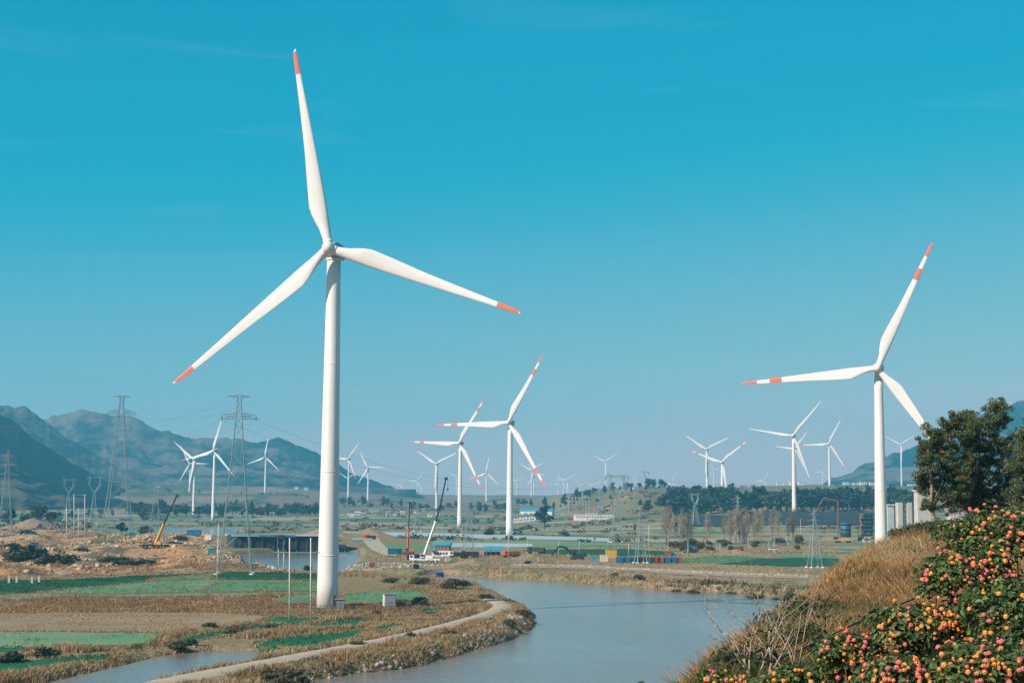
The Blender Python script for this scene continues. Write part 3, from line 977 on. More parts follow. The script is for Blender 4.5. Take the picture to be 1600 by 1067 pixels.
def lantana(px, py, d, rx, rz_, nleaf, nflow, label, mixp, seed, lobes=6):
    mixp = (mixp[0] * 1.7 + .5, mixp[1], mixp[2], mixp[3] * .7); nleaf = int(nleaf * 2.6); nflow = int(nflow * 3.9); rest = []
    """bush centred where the pixel looks at the distance d, rooted in the hillside below"""
    rg = np.random.default_rng(seed); rr = random.Random(seed)
    c = PD(px, py, d)
    base = hz1(c.x, c.y)
    h = c.z - base
    root = thing('lantana_bush', label, 'flowering bush', (c.x, c.y, base), 0, 'lantana bushes in the foreground')
    lb = [(0, 0, h, rx * .8, rx * .7, rz_ * .8), (0, 0, h * .45, rx * .8, rx * .75, max(h * .5, .15))]
    for i in range(lobes):
        a = rr.uniform(0, 6.28)
        lb.append((math.cos(a) * rx * .62, math.sin(a) * rx * .5, h + rr.uniform(-.45, .35) * rz_, rx * rr.uniform(.3, .5), rx * rr.uniform(.3, .5), rz_ * rr.uniform(.35, .6)))
    lba = np.array(lb)
    # ovate leaves folded along the midrib
    k = rg.choice(len(lb), nleaf, p=(lba[:, 3] * lba[:, 5]) / (lba[:, 3] * lba[:, 5]).sum())
    dd = rg.normal(0, 1, (nleaf, 3)); dd[:, 2] = np.abs(dd[:, 2]) * .9 - .25; dd /= np.linalg.norm(dd, axis=1)[:, None]
    r = (.55 + .45 * rg.uniform(0, 1, nleaf) ** .5) * rg.uniform(.88, 1.12, nleaf)
    cc = lba[k, :3] + dd * lba[k, 3:] * r[:, None]
    nrm = dd * .55 + rg.normal(0, .42, (nleaf, 3)) + np.array([0, 0, .45]); nrm /= np.linalg.norm(nrm, axis=1)[:, None]
    t = dd + rg.normal(0, .7, (nleaf, 3)); t -= nrm * (t * nrm).sum(1)[:, None]; t /= np.linalg.norm(t, axis=1)[:, None]
    bt = np.cross(nrm, t)
    s = (.0178 * rg.uniform(.55, 1.35, nleaf))[:, None]
    f = nrm * s * .28
    v = np.stack([cc - t * s, cc - t * s * .25 + bt * s * .62 + f, cc + t * s * .45 + bt * s * .42 + f, cc + t * s * 1.15 - f * .5,
                  cc + t * s * .45 - bt * s * .42 + f, cc - t * s * .25 - bt * s * .62 + f], 1).reshape(-1, 3)
    b6 = np.arange(nleaf)[:, None] * 6
    link('foliage', npmesh('foliage', v, [b6 + np.array([[0, 1, 2, 3]]), b6 + np.array([[0, 3, 4, 5]])], LEAFM), root)
    st = MB()
    for i in range(14):
        q_ = Vector(lb[rr.randrange(len(lb))][:3]) + Vector((rr.uniform(-1, 1) * rx * .4, rr.uniform(-1, 1) * rx * .4, rz_ * .2))
        st.tube([Vector((rr.uniform(-.06, .06), rr.uniform(-.06, .06), -.05)), q_ * .5 + Vector((rr.uniform(-.1, .1), 0, .05)), q_], [.008, .006, .003], 5)
    st.build('stems', STEMM, root)
    # flower heads on the outer surface, in loose groups
    made = 0
    while made < nflow:
        i = rr.choices(range(len(lb)), weights=[l[3] * l[5] for l in lb])[0]
        l = lb[i]
        d3 = Vector((rr.gauss(0, 1), rr.gauss(-1.2, .9), rr.gauss(.6, .8))).normalized()
        p0 = Vector(l[:3]) + Vector((d3.x * l[3], d3.y * l[4], d3.z * l[5])) * rr.uniform(1.0, 1.13)
        # not inside another lobe
        if any(((p0.x - m_[0]) / m_[3]) ** 2 + ((p0.y - m_[1]) / m_[4]) ** 2 + ((p0.z - m_[2]) / m_[5]) ** 2 < .85 for j, m_ in enumerate(lb) if j != i): continue
        kind = rr.choices(('pink', 'orange', 'mixed', 'yellow'), weights=mixp)[0]
        for g in range(rr.choice((1, 1, 1, 2, 3))):
            p = p0 + Vector((rr.gauss(0, .028), rr.gauss(0, .02), rr.gauss(0, .022))) * (g > 0)
            up = (d3 + Vector((rr.gauss(0, .35), rr.gauss(-.2, .35), .6 + rr.gauss(0, .2)))).normalized()
            sc = rr.choice((.45, .6, .8, .95, 1.0, 1.1, 1.25))
            if made < 100: link('flower_head', rr.choice(HEADS[kind]), root, p, up.to_track_quat('Z', 'Y').to_euler(), (sc, sc, sc))
            else: rest.append((rr.choice(HEADS[kind]), Matrix.LocRotScale(p, up.to_track_quat('Z', 'Y'), (sc, sc, sc))))
            made += 1
            if made >= nflow: break
    if rest:
        bm = bmesh.new()
        for me_, mt_ in rest:
            k0 = len(bm.verts); bm.from_mesh(me_); bm.verts.ensure_lookup_table()
            for v_ in bm.verts[k0:]: v_.co = mt_ @ v_.co
        me_ = bpy.data.meshes.new('flower_cluster'); bm.to_mesh(me_); bm.free()
        for m_ in FL + [STEMM]: me_.materials.append(m_)
        tag(link('flower_cluster', me_, root), kind='stuff')
    return root


lantana(1560, 845, 9.3, .36, .26, 2600, 80, 'tallest flowering lantana bush at the right edge, in front of the trees', (3, 3, 4, 2), 1)
lantana(1500, 905, 8.9, .30, .22, 2200, 66, 'pink and orange lantana bush below the tallest one, spilling towards the dry grass', (4, 2, 4, 2), 2)
lantana(1585, 960, 8.2, .38, .24, 2600, 72, 'dense leafy lantana bush at the right edge under the tallest bush', (4, 3, 3, 2), 3)
lantana(1440, 985, 8.5, .30, .18, 2300, 72, 'middle lantana bush with mostly orange heads above the bottom edge', (2, 4, 4, 3), 4)
lantana(1330, 1022, 8.6, .24, .15, 2000, 68, 'lantana bush with bright pink heads beside the forked pale twig', (5, 3, 4, 2), 5)
lantana(1540, 1050, 7.6, .36, .20, 2400, 62, 'lowest and nearest lantana bush in the bottom right corner', (4, 3, 4, 2), 6)
lantana(1400, 1066, 7.8, .26, .17, 1900, 56, 'lantana bush cut by the bottom edge under the orange one', (4, 3, 4, 2), 7)
lantana(1182, 1070, 9.0, .15, .06, 800, 22, 'low lantana bush between the bare shrub stems and the small left bush', (3, 4, 3, 2), 11, 4)
lantana(1238, 1064, 8.8, .22, .10, 1400, 40, 'low lantana bush at the foot of the bare pale shrub', (3, 4, 3, 2), 8)
lantana(1128, 1060, 9.4, .16, .065, 900, 26, 'small lantana bush with orange heads left of the bare shrub', (1, 5, 3, 2), 9, 3)
lantana(1004, 1066, 9.6, .03, .022, 40, 2, 'tiny lantana sprig peeking over the river at the bottom edge', (0, 3, 3, 0), 10, 1)

# ------------------------------------------------------------------ bare pale shrub and twigs
TWIG = mat('bleached_twig_bark', (.44, .36, .28), .85, .3, 20, col2=(.20, .15, .11))


def twigs(mb, p, d, ln, r, depth, rr):
    pts = [p.copy()]; rs = [r]
    n = 5
    for i in range(n):
        d = (d + Vector((rr.gauss(0, .20), rr.gauss(0, .18), rr.gauss(.06, .14)))).normalized()
        p = p + d * ln / n
        pts.append(p.copy()); rs.append(r * (1 - .55 * (i + 1) / n))
        if depth > 0 and i >= 1 and rr.random() < .62:
            sd_ = (d + Vector((rr.choice((-1, 1)) * rr.uniform(.45, 1.0), rr.gauss(0, .4), rr.uniform(-.1, .5)))).normalized()
            twigs(mb, p.copy(), sd_, ln * rr.uniform(.42, .7), rs[-1] * .72, depth - 1, rr)
    mb.tube(pts, rs, 5)


def bare_shrub(px, py, d, ln, n, seed, label, r0=.011, spread=.8):
    rr = random.Random(seed)
    c = PD(px, py, d); b0 = min(hz1(c.x, c.y), c.z)
    t = thing('bare_shrub', label, 'shrub', (c.x, c.y, b0), 0)
    for k in range(n):
        mb = MB()
        twigs(mb, Vector((rr.uniform(-.05, .05), rr.uniform(-.05, .05), 0)), Vector(((k + .5) / n * 2 * spread - spread + rr.uniform(-.15, .15), rr.uniform(-.3, .3), .85)).normalized(), ln * rr.uniform(.75, 1.1), r0 * rr.uniform(.7, 1.1), 2, rr)
        mb.build('branch', TWIG, t)


bare_shrub(1188, 1056, 14.5, .86, 6, 4, 'leafless shrub with pale crooked branches over the river edge', .0105, 1.0)
bare_shrub(1238, 1046, 15.5, .95, 4, 9, 'thinner leafless shrub standing behind the pale crooked one', .009, .5)
bare_shrub(1292, 1012, 9.0, .30, 2, 12, 'single pale forked twig rising from the pink lantana', .009, .35)
# dark green scrub behind the bare shrub
SCRUBM = leaf_mat('scrub_leaf', (.028, .045, .020), (.085, .10, .045), .6, .2, (.15, .15, .07))
SCRUBB = mat('scrub_stem', (.10, .075, .05), .85, .3, 6)


def scrub(px, py, d, rx, rz_, n, size, label, seed, group='scrub on the hillside', m_=SCRUBM, onhill=True, name='scrub_bush'):
    rg = np.random.default_rng(seed); rr = random.Random(seed)
    c = PD(px, py, d)
    base = hz1(c.x, c.y) if onhill else gz(c.x, c.y)
    t = thing(name, label, 'bush', (c.x, c.y, base), 0, group)
    h = max(c.z - base, rz_ * .6)
    lb = [(rr.uniform(-.7, .7) * rx, rr.uniform(-.5, .5) * rx, h * rr.uniform(.5, 1.1), rx * rr.uniform(.3, .55), rx * rr.uniform(.3, .55), rz_ * rr.uniform(.4, .75)) for i in range(9)]
    v, q_ = leafcloud(lb, n, size, rg, .4, .35)
    link('foliage', npmesh('foliage', v, [q_], m_), t)
    mb = MB()
    for l in lb: mb.tube([Vector((0, 0, -.1)), Vector(l[:3]) * .55, Vector(l[:3])], [size * .3, size * .22, size * .1], 5)
    mb.build('stems', SCRUBB, t)
    return t


scrub(1262, 965, 24, .85, .55, 3000, .045, 'dark olive scrub bush at the river edge behind the bare shrub', 3)
scrub(1225, 1000, 19, .55, .45, 2300, .04, 'smaller olive scrub bush left of the dark one at the river edge', 4)
scrub(1180, 1035, 16, .42, .30, 1600, .035, 'lowest scrub bush at the left foot of the hillside grass', 5)
scrub(1320, 985, 21, .7, .35, 2200, .04, 'brownish scrub bush between the dark scrub and the lantana', 6)
scrub(1470, 836, 84, 2.4, .7, 2200, .11, 'low olive scrub bush under the tall trees', 7)
scrub(1425, 846, 84, 1.2, .4, 1500, .10, 'low green scrub bush on the crest beside the near tower', 8)

# black hose running down the hillside
HOSE = mat('black_hose_rubber', (.012, .013, .014), .5, .2, 10)
hp = []
for px_, py_, d_ in ((1640, 890, 17), (1540, 912, 17.5), (1430, 934, 18), (1340, 972, 17.2), (1250, 1015, 16.2), (1160, 1052, 15)):
    p = PD(px_, py_, d_); hp.append(Vector((p.x, p.y, max(p.z, hz1(p.x, p.y) + .10))))
tag(MB().tube(hp, [.009] * len(hp), 6).build('hose', HOSE), 'black hose slung down the grassy hillside behind the lantana', 'hose')

# ------------------------------------------------------------------ tall trees on the crest
EUCM = leaf_mat('gum_leaf', (.038, .062, .030), (.155, .20, .090), .5, .42, (.30, .33, .18))
BARK = mat('pale_bark', (.24, .20, .155), .85, .3, 2)


def gum_tree(px, py, d, lobes_px, label, seed, nper=120):
    """lobes_px: crown clumps (px, py, radius px, depth offset m) seen at the distance d"""
    rg = np.random.default_rng(seed); rr = random.Random(seed)
    g = PD(px, py, d); base = hz1(g.x, g.y)
    t = thing('gum_tree', label, 'tree', (g.x, g.y, base), 0, 'trees on the hill crest')
    O = Vector((g.x, g.y, base))
    V, Q = [], []
    tot = 0
    mb = MB()
    fork = Vector((rr.uniform(-.2, .2), 0, 1.6 + rr.uniform(0, .5)))
    mb.tube([Vector((0, 0, -.3)), Vector((.05, 0, .8)), fork], [.17, .14, .12], 8)
    for lx, ly, lr, dz in lobes_px:
        c = PD(lx, ly, d + dz) - O; r = lr / F * d
        mid = fork.lerp(c, .55) + Vector((rr.uniform(-.3, .3), rr.uniform(-.3, .3), rr.uniform(-.3, .1)))
        mb.tube([fork, mid, c], [.075, .05, .022], 6)
        # sprays of leaves: small puffs on the lobe's surface and inside
        for k in range(int(10 + r * 22)):
            dv = Vector((rr.gauss(0, 1), rr.gauss(0, 1), rr.gauss(0, 1))).normalized()
            pc = c + dv * r * rr.uniform(.25, 1.18)
            pr = rr.uniform(.16, .36)
            if rr.random() < .35: mb.bar(c + (pc - c) * .2, pc, .018, 4, .006)
            lb = [(pc.x, pc.y, pc.z, pr * 1.15, pr * 1.15, pr * .8)]
            v, q_ = leafcloud(lb, int(nper * rr.uniform(.5, 1)), .085, rg, .30, .25, .8, .5)
            V.append(v); Q.append(q_ + tot); tot += len(v)
    link('crown', npmesh('crown', np.concatenate(V), [np.concatenate(Q)], EUCM), t)
    mb.build('trunk', BARK, t)
    return t


gum_tree(1460, 834, 96, [(1462, 688, 26, 0), (1488, 662, 26, 1), (1450, 722, 20, -1), (1478, 735, 34, 0), (1505, 700, 30, 1.5), (1455, 760, 18, .5), (1485, 775, 26, 0), (1448, 788, 9, 0), (1470, 700, 30, 1), (1500, 735, 34, 1), (1498, 770, 26, 1), (1512, 668, 24, 1), (1440, 745, 10, 0), (1444, 700, 10, 0)], 'bushy gum tree with a rounded crown, left of the three on the crest', 3)
gum_tree(1512, 826, 99, [(1560, 634, 15, 0), (1548, 660, 20, 0), (1566, 655, 14, 1), (1530, 690, 26, -1), (1555, 715, 30, 0), (1528, 745, 30, 0), (1560, 765, 28, 1), (1510, 785, 22, 0), (1545, 690, 24, 1), (1520, 715, 30, 0), (1575, 700, 22, 1), (1578, 740, 28, 1), (1525, 775, 26, 1), (1540, 795, 24, 0), (1515, 655, 14, 0), (1572, 780, 24, 0)], 'tallest gum tree on the crest with a pointed top', 5)
gum_tree(1615, 830, 92, [(1612, 660, 16, 0), (1603, 700, 20, 0), (1625, 720, 30, 1), (1600, 752, 24, 0), (1630, 780, 34, 0), (1598, 790, 20, 1), (1655, 690, 30, 1), (1592, 730, 16, 0), (1588, 772, 18, 1), (1597, 682, 10, 0), (1602, 730, 26, 2), (1605, 690, 22, 2), (1612, 800, 30, 0), (1588, 805, 18, 0), (1620, 640, 12, 1)], 'gum tree cut off by the right edge, above the tallest lantana', 8)
# ------------------------------------------------------------------ wind turbines
R0, H0 = 46.0, 80.0
YAW = math.radians(-17)      # rotors look towards the camera and a little to its left


def blade_mesh(name, bands):
    """blade along +z from the hub axis; trailing edge on the -x side; bands: red stretches in parts of the radius"""
    st = [.028, .045, .07, .10, .135, .17, .21, .26, .32, .40, .48, .56, .64, .70]
    for a, b_ in bands: st += [a, b_]
    st += [.76, .83, .90, .95, .975, .99, 1.0]
    st = sorted(set(st))
    V, Fq, M = [], [], []
    n = 18
    for s in st:
        z = s * R0
        ch = float(np.interp(s, [0, .045, .10, .16, .21, .30, .50, .70, .88, .96, .99, 1.0], [2.0, 2.0, 2.5, 3.5, 3.95, 3.55, 2.5, 1.75, 1.12, .85, .55, .12]))
        th = float(np.interp(s, [0, .045, .10, .21, .4, 1.0], [1.0, .98, .68, .34, .24, .16]))
        tw = math.radians(float(np.interp(s, [0, .1, .21, .45, 1.0], [20, 18, 13, 6, 1])))
        le = float(np.interp(s, [0, .05, .21, 1.0], [1.0, 1.0, 1.15, .30]))     # leading edge stays nearly straight
        pre = -1.2 * s * s
        for i in range(n):
            t = 2 * math.pi * i / n
            cx = math.cos(t); cy = math.sin(t)
            rnd = float(np.clip((th - .34) / .6, 0, 1))
            xa = cx
            ya = cy * th * (rnd + (1 - rnd) * (.62 + .38 * cx) * 1.1)
            px_ = le - ch / 2 + xa * ch / 2; py_ = ya * ch / 2
            V.append((px_ * math.cos(tw) - py_ * math.sin(tw), px_ * math.sin(tw) + py_ * math.cos(tw) + pre, z))
    for k in range(len(st) - 1):
        mid = (st[k] + st[k + 1]) / 2
        red = any(a <= mid <= b_ for a, b_ in bands)
        for i in range(n):
            j = (i + 1) % n
            Fq.append((k * n + i, k * n + j, (k + 1) * n + j, (k + 1) * n + i)); M.append(1 if red else 0)
    me = bpy.data.meshes.new(name)
    Fq.append(tuple(range((len(st) - 1) * n, len(st) * n))); M.append(0)
    me.from_pydata(V, [], Fq)
    me.materials.append(WHITE); me.materials.append(RED)
    me.polygons.foreach_set('material_index', np.array(M, dtype=np.int32))
    me.polygons.foreach_set('use_smooth', np.ones(len(Fq), dtype=bool))
    me.update()
    return me


BLADES = {'A': blade_mesh('blade', [(.875, .988)]), 'B': blade_mesh('blade', [(.70, .79), (.885, 1.0)]), 'N': blade_mesh('blade', [])}


def simple(fn):
    mb = MB(); fn(mb); o = mb.build('tmp', WHITE); me = o.data
    bpy.data.objects.remove(o)
    return me


def _tower(mb):
    prof = []
    for z in np.linspace(0, 78.2, 14):
        prof.append((2.36 + (1.52 - 2.36) * z / 78.2, z))
    mb.lathe(prof, 48)
    for z in (12.0, 30.5, 54.5):
        r = 2.36 + (1.52 - 2.36) * z / 78.2
        mb.lathe([(r - .05, z - .12), (r + .035, z - .1), (r + .035, z + .1), (r - .05, z + .12)], 48)
    mb.lathe([(1.4, 78.0), (1.75, 78.1), (1.75, 78.5), (1.4, 78.6)], 32)


def _nacelle(mb):
    # rounded housing behind the rotor (y grows to the back)
    prof = [(-1.9, .62), (-1.6, .86), (-.6, 1.0), (2.5, 1.0), (4.2, .9), (5.2, .75), (5.6, .5)]
    n = 28; V = []; Fq = []
    for y, s in prof:
        for i in range(n):
            t = 2 * math.pi * i / n
            cx, cz = math.cos(t), math.sin(t)
            e = .55
            V.append((math.copysign(abs(cx) ** e, cx) * 1.75 * s, y, math.copysign(abs(cz) ** e, cz) * 1.85 * s + .1))
    for k in range(len(prof) - 1):
        for i in range(n):
            j = (i + 1) % n
            Fq.append((k * n + i, (k + 1) * n + i, (k + 1) * n + j, k * n + j))
    Fq.append(tuple(range(n))); Fq.append(tuple(range((len(prof) - 1) * n, len(prof) * n))[::-1])
    mb.add(V, Fq, 0, True)
    mb.bar((.5, 4.4, 1.5), (.5, 4.4, 2.6), .05, 6)


def _hub(mb):
    prof = [(.05, -2.2), (.6, -2.1), (1.05, -1.75), (1.35, -1.1), (1.45, -.3), (1.45, .9), (1.3, 1.75), (1.2, 1.8)]
    vs0 = len(mb.v)
    mb.lathe(prof, 28)
    # lathe axis z -> y
    for i in range(vs0, len(mb.v)):
        x, y, z = mb.v[i]; mb.v[i] = (x, z, -y)
    for k in range(3):
        t = math.radians(120 * k)
        d = Vector((math.sin(t), 0, math.cos(t)))
        mb.bar(d * .9, d * 1.95, 1.06, 20, smooth=True)


TOWER_ME, NAC_ME, HUB_ME = simple(_tower), simple(_nacelle), simple(_hub)
for me_, nm_ in ((TOWER_ME, 'tower'), (NAC_ME, 'nacelle'), (HUB_ME, 'hub')): me_.name = nm_
# the housing is painted white; its shaded look is put into this grey
NACM = mat('shaded_white_housing', (.42, .46, .47), .45, .06, .4)
NAC_ME.materials.clear(); NAC_ME.materials.append(NACM)
DOORM = mat('grey_door_paint', (.25, .28, .29), .5, .1, 2)

OVER = 4.3   # rotor plane ahead of the tower axis (at scale 1)


def turbine(hx, hy, Rpx, ang, typ, label, d=None, yaw=0.0, door=False, base=None, thin=1.0, wide=1.0):
    Rm = {'A': 46.0, 'B': 55.0, 'N': 46.0}[typ]
    if d is None: d = min(Rm * F / Rpx, 5000.0)
    d0 = d
    Rm = Rpx * d / F
    s = Rm / R0
    hub = PD(hx, hy, d)
    yw = YAW + yaw
    # tower axis stands behind the rotor plane
    ax = Vector((math.sin(yw), -math.cos(yw), 0))      # the way the rotor faces
    tx = hub - ax * (OVER * s)
    g = gz(tx.x, tx.y) - .3
    if base is not None: g = max(g, base)
    t = thing('wind_turbine', label, 'wind turbine', (tx.x, tx.y, g), yw, 'wind turbines standing across the valley')
    hz_ = hub.z - g
    tz = (hz_ - 1.6 * s) / 78.6
    ts = min(1.2, max(s, .75)) if typ != 'B' else s * .92
    tow = link('tower', TOWER_ME, t, (0, 0, 0), None, (ts * wide, ts * wide, tz))
    link('nacelle', NAC_ME, t, (0, 0, hz_), None, (s, s, s))
    link('hub', HUB_ME, t, (0, -OVER * s, hz_), (0, ang, 0) if False else (0, math.radians(ang), 0), (s, s, s))
    for k in range(3):
        link('blade', BLADES[typ], t, (0, -OVER * s, hz_), (0, math.radians(ang + 120 * k), 0), (s * thin, s * thin, s))
    print('TURB', label[:40], 'd=%.0f H=%.0f R=%.0f ground=%.1f basepx=%.0f' % (d, hz_, Rm, g, proj((tx.x, tx.y, g))[1]))
    return t, tow, hz_


T1, tow1, _h = turbine(514, 388, 328, -10.8, 'A', 'biggest white wind turbine, nearest, by the river with single red blade tips', d=341 + 2, yaw=math.radians(8))
turbine(1371, 575, 214, 24.2, 'B', 'large wind turbine left of the tall trees with red banded blades', d=612)
turbine(794, 660, 119, 28.5, 'B', 'red banded turbine in mid valley, larger of the centre pair')
turbine(717, 692, 82, 31.5, 'B', 'wind turbine with red banded blades left of the larger centre one', d=1465)
turbine(333, 705, 55, 15.5, 'A', 'white wind turbine standing left of the right big pylon, nearest of that cluster', d=1778)
turbine(302.5, 717, 46, 68, 'A', 'middle turbine of the three clustered between the two big pylons', d=2157)
turbine(296, 724, 34, 91, 'A', 'rearmost turbine of the cluster between the two big pylons', d=3500)
turbine(414, 714, 34, 10, 'A', 'lone turbine before the mountain between right big pylon and nearest tower', d=3310)
turbine(544, 717, 34, 36, 'A', 'turbine just right of the nearest tower with one blade hidden behind it', d=3490)
turbine(543.5, 747, 19, 60, 'A', 'small far turbine right behind the one beside the nearest tower')
turbine(574.5, 730, 32, 91.5, 'A', 'turbine over the village with a level right blade', d=3254)
turbine(626, 757, 12, 33, 'N', 'tiny turbine fading in haze left of the orange crane tip')
turbine(652, 751.5, 20, 36, 'A', 'small turbine above the orange crane in the haze')
turbine(681.5, 724.5, 42, 63, 'A', 'turbine with spread upper blades behind the white crane boom', d=2630)
turbine(759.5, 739, 30, 11, 'A', 'turbine between the centre pair with one blade almost upright', d=3680)
turbine(713, 744, 15, -62, 'N', 'faint turbine half hidden behind the left centre tower')
turbine(830, 734.5, 25, 59, 'A', 'turbine behind the crossing blade of the larger centre one, upper hub of two')
turbine(834, 741, 23, 91, 'A', 'turbine with a level blade just behind the one crossing the centre blade')
turbine(807, 752, 14, 57, 'N', 'tiny turbine immediately right of the larger centre tower')
turbine(886, 751, 19, 53, 'N', 'brightest of the tiny turbines over the blue roofed warehouse')
turbine(880.5, 752, 14, -68, 'N', 'tiny turbine touching the left side of the brightest one over the warehouse')
turbine(871.5, 755, 10, 20, 'N', 'leftmost tiny turbine over the blue roofed warehouse')
turbine(907.5, 757, 11, 62, 'N', 'faint tiny turbine over the treeline right of the warehouse')
turbine(927, 759, 15, 55, 'N', 'tiny turbine with its hub just over the treeline left of the lone ridge turbine')
turbine(945.7, 721, 22, 57, 'N', 'lone turbine on the ridge left of the cat-head pylon', d=4300)
turbine(993, 747, 10, 10, 'N', 'tiny turbine over a white house on the red scarp')
turbine(1050.6, 753.5, 17, 16, 'N', 'turbine mostly sunk behind the dark trees on the ridge')
turbine(1104, 701.5, 43, 63, 'A', 'turbine with a wide V of upper blades, left one of the ridge pair', d=3050)
turbine(1127.5, 722, 55, 50.5, 'B', 'red banded turbine crossing in front of the ridge pair, right one', d=2700)
turbine(1115, 733, 11, 92, 'N', 'tiny turbine seen between the two towers of the ridge pair')
turbine(1193, 751, 17, 28, 'N', 'turbine sunk behind the ridge trees with only its upper blades clear')
turbine(1239, 680.5, 70, 39.5, 'N', 'slender bladed turbine at the dark netted field, tallest on the right ridge', d=1640, thin=.72)
turbine(1242.5, 700.5, 35, 36, 'A', 'turbine directly behind the slender bladed one at the dark netted field')
turbine(1295, 693, 46, 27, 'A', 'turbine above the treeline right of the slender bladed one', d=3100)
turbine(1285, 737, 14, 28, 'N', 'tiny turbine low behind the treeline under the right ridge turbines')
turbine(1407.5, 694, 27, 58, 'N', 'turbine before the right mountain between the large tower and the trees', d=3900)

# door, footing and yard of the nearest turbine
mb = MB(); mb.box((1.9, -1.42, 2.2), (.95, .14, 2.2), rz=math.radians(53), bev=.03); mb.build('door', DOORM, T1)
mb = MB(); mb.lathe([(4.6, -.6), (4.6, .32), (4.3, .42), (2.2, .44)], 40); mb.build('foundation', CONC, T1)
mb = MB()
for i in range(6): mb.box((2.25 + .28 * i * .8, -2.0 - .28 * i * 1.05, 1.05 - .19 * i), (.9, .3, .06), rz=math.radians(53))
mb.build('steps', STEEL, T1)


def cabinet(px, py, w_, dpt, h, label, m_, d=None):
    p = P(px, py)
    t = thing('transformer_cabinet', label, 'cabinet', (p.x, p.y, gz(p.x, p.y)), .25)
    mb = MB(); mb.box((0, 0, .3 + h / 2), (w_, dpt, h), bev=.06); mb.build('housing', m_, t)
    mb = MB(); mb.box((0, 0, .15), (w_ + .5, dpt + .5, .3), bev=.04); mb.build('plinth', CONC, t)
    mb = MB(); mb.box((0, 0, .3 + h + .1), (w_ + .35, dpt + .35, .18), bev=.05); mb.build('roof', GREY, t)
    for s in (-1, 1):
        mb = MB(); mb.box((s * w_ * .245, -dpt / 2 - .02, .3 + h * .5), (w_ * .44, .05, h * .86), bev=.012)
        mb.box((s * w_ * .08, -dpt / 2 - .07, .3 + h * .5), (.06, .06, .3))
        mb.build('door', DOORM if m_ is not WHITE else m_, t)
    return t


cabinet(608, 951, 2.6, 2.2, 2.9, 'white and grey transformer cabinet in the turbine yard by the green plot', mat('cabinet_white', (.6, .62, .62), .5, .08, 1))
cabinet(531, 953, 1.8, 1.4, 2.0, 'small dark cabinet at the foot of the nearest turbine', DARK)

# yard fence
def fence(pts, h, label, post_m, step=2.4, rails=3, name='wire_fence', rod=.02, post=.045):
    t = thing(name, label, 'fence', (pts[0].x, pts[0].y, gz(pts[0].x, pts[0].y)))
    O = Vector(t.location)
    line = []
    for a, b_ in zip(pts[:-1], pts[1:]):
        k = max(1, int((b_ - a).length / step))
        for j in range(k): line.append(a.lerp(b_, j / k))
    line.append(pts[-1])
    line = [Vector((p.x, p.y, gz(p.x, p.y))) - O for p in line]
    for p in line[:100]:
        mb = MB(); mb.bar(p - Vector((0, 0, .2)), p + Vector((0, 0, h)), post, 6); mb.build('post', post_m, t)
    mb = MB()
    for a, b_ in zip(line[:-1], line[1:]):
        for r in range(rails): mb.bar(a + Vector((0, 0, h * (.25 + .7 * r / max(1, rails - 1)))), b_ + Vector((0, 0, h * (.25 + .7 * r / max(1, rails - 1)))), rod, 4)
        kk = int((b_ - a).length / .3)
        for q_ in range(1, kk): mb.bar(a.lerp(b_, q_ / kk) + Vector((0, 0, .2)), a.lerp(b_, q_ / kk) + Vector((0, 0, h * .95)), .012, 3)
    mb.build('mesh_panel', post_m, t)
    return t


fence([P(458, 957), P(500, 959), P(560, 957), P(612, 955), P(662, 951), P(690, 946)], 2.0, 'dark wire fence in front of the turbine yard', DARK)

# ------------------------------------------------------------------ lattice pylons
def lattice(mb, H, wb, wt, leg, brace, levels, arms=None):
    """square tower of four legs with crossed braces"""
    zs = [0]
    z = 0
    k = levels
    tot = sum((1 - .86 * i / k) for i in range(k))
    for i in range(k):
        z += (1 - .86 * i / k) / tot * H; zs.append(z)
    def wat(z): return (wb + (wt - wb) * min(1, z / (H * .93)) ** .82) / 2
    cs = lambda z: [Vector((sx * wat(z), sy * wat(z), z)) for sx, sy in ((-1, -1), (1, -1), (1, 1), (-1, 1))]
    for a, b_ in zip(zs[:-1], zs[1:]):
        A, B = cs(a), cs(b_)
        for i in range(4):
            j = (i + 1) % 4
            mb.bar(A[i], B[i], leg * (1.1 - .5 * a / H), 4)
            if a == 0:
                m_ = (B[i] + B[j]) / 2
                mb.bar(A[i], m_, brace, 3); mb.bar(A[j], m_, brace, 3)
                mb.bar(A[i].lerp(B[i], .5), A[i].lerp(m_, .5), brace * .7, 3); mb.bar(A[j].lerp(B[j], .5), A[j].lerp(m_, .5), brace * .7, 3)
            else:
                mb.bar(A[i], B[j], brace, 3); mb.bar(A[j], B[i], brace, 3)
            mb.bar(B[i], B[j], brace, 3)
    return wat


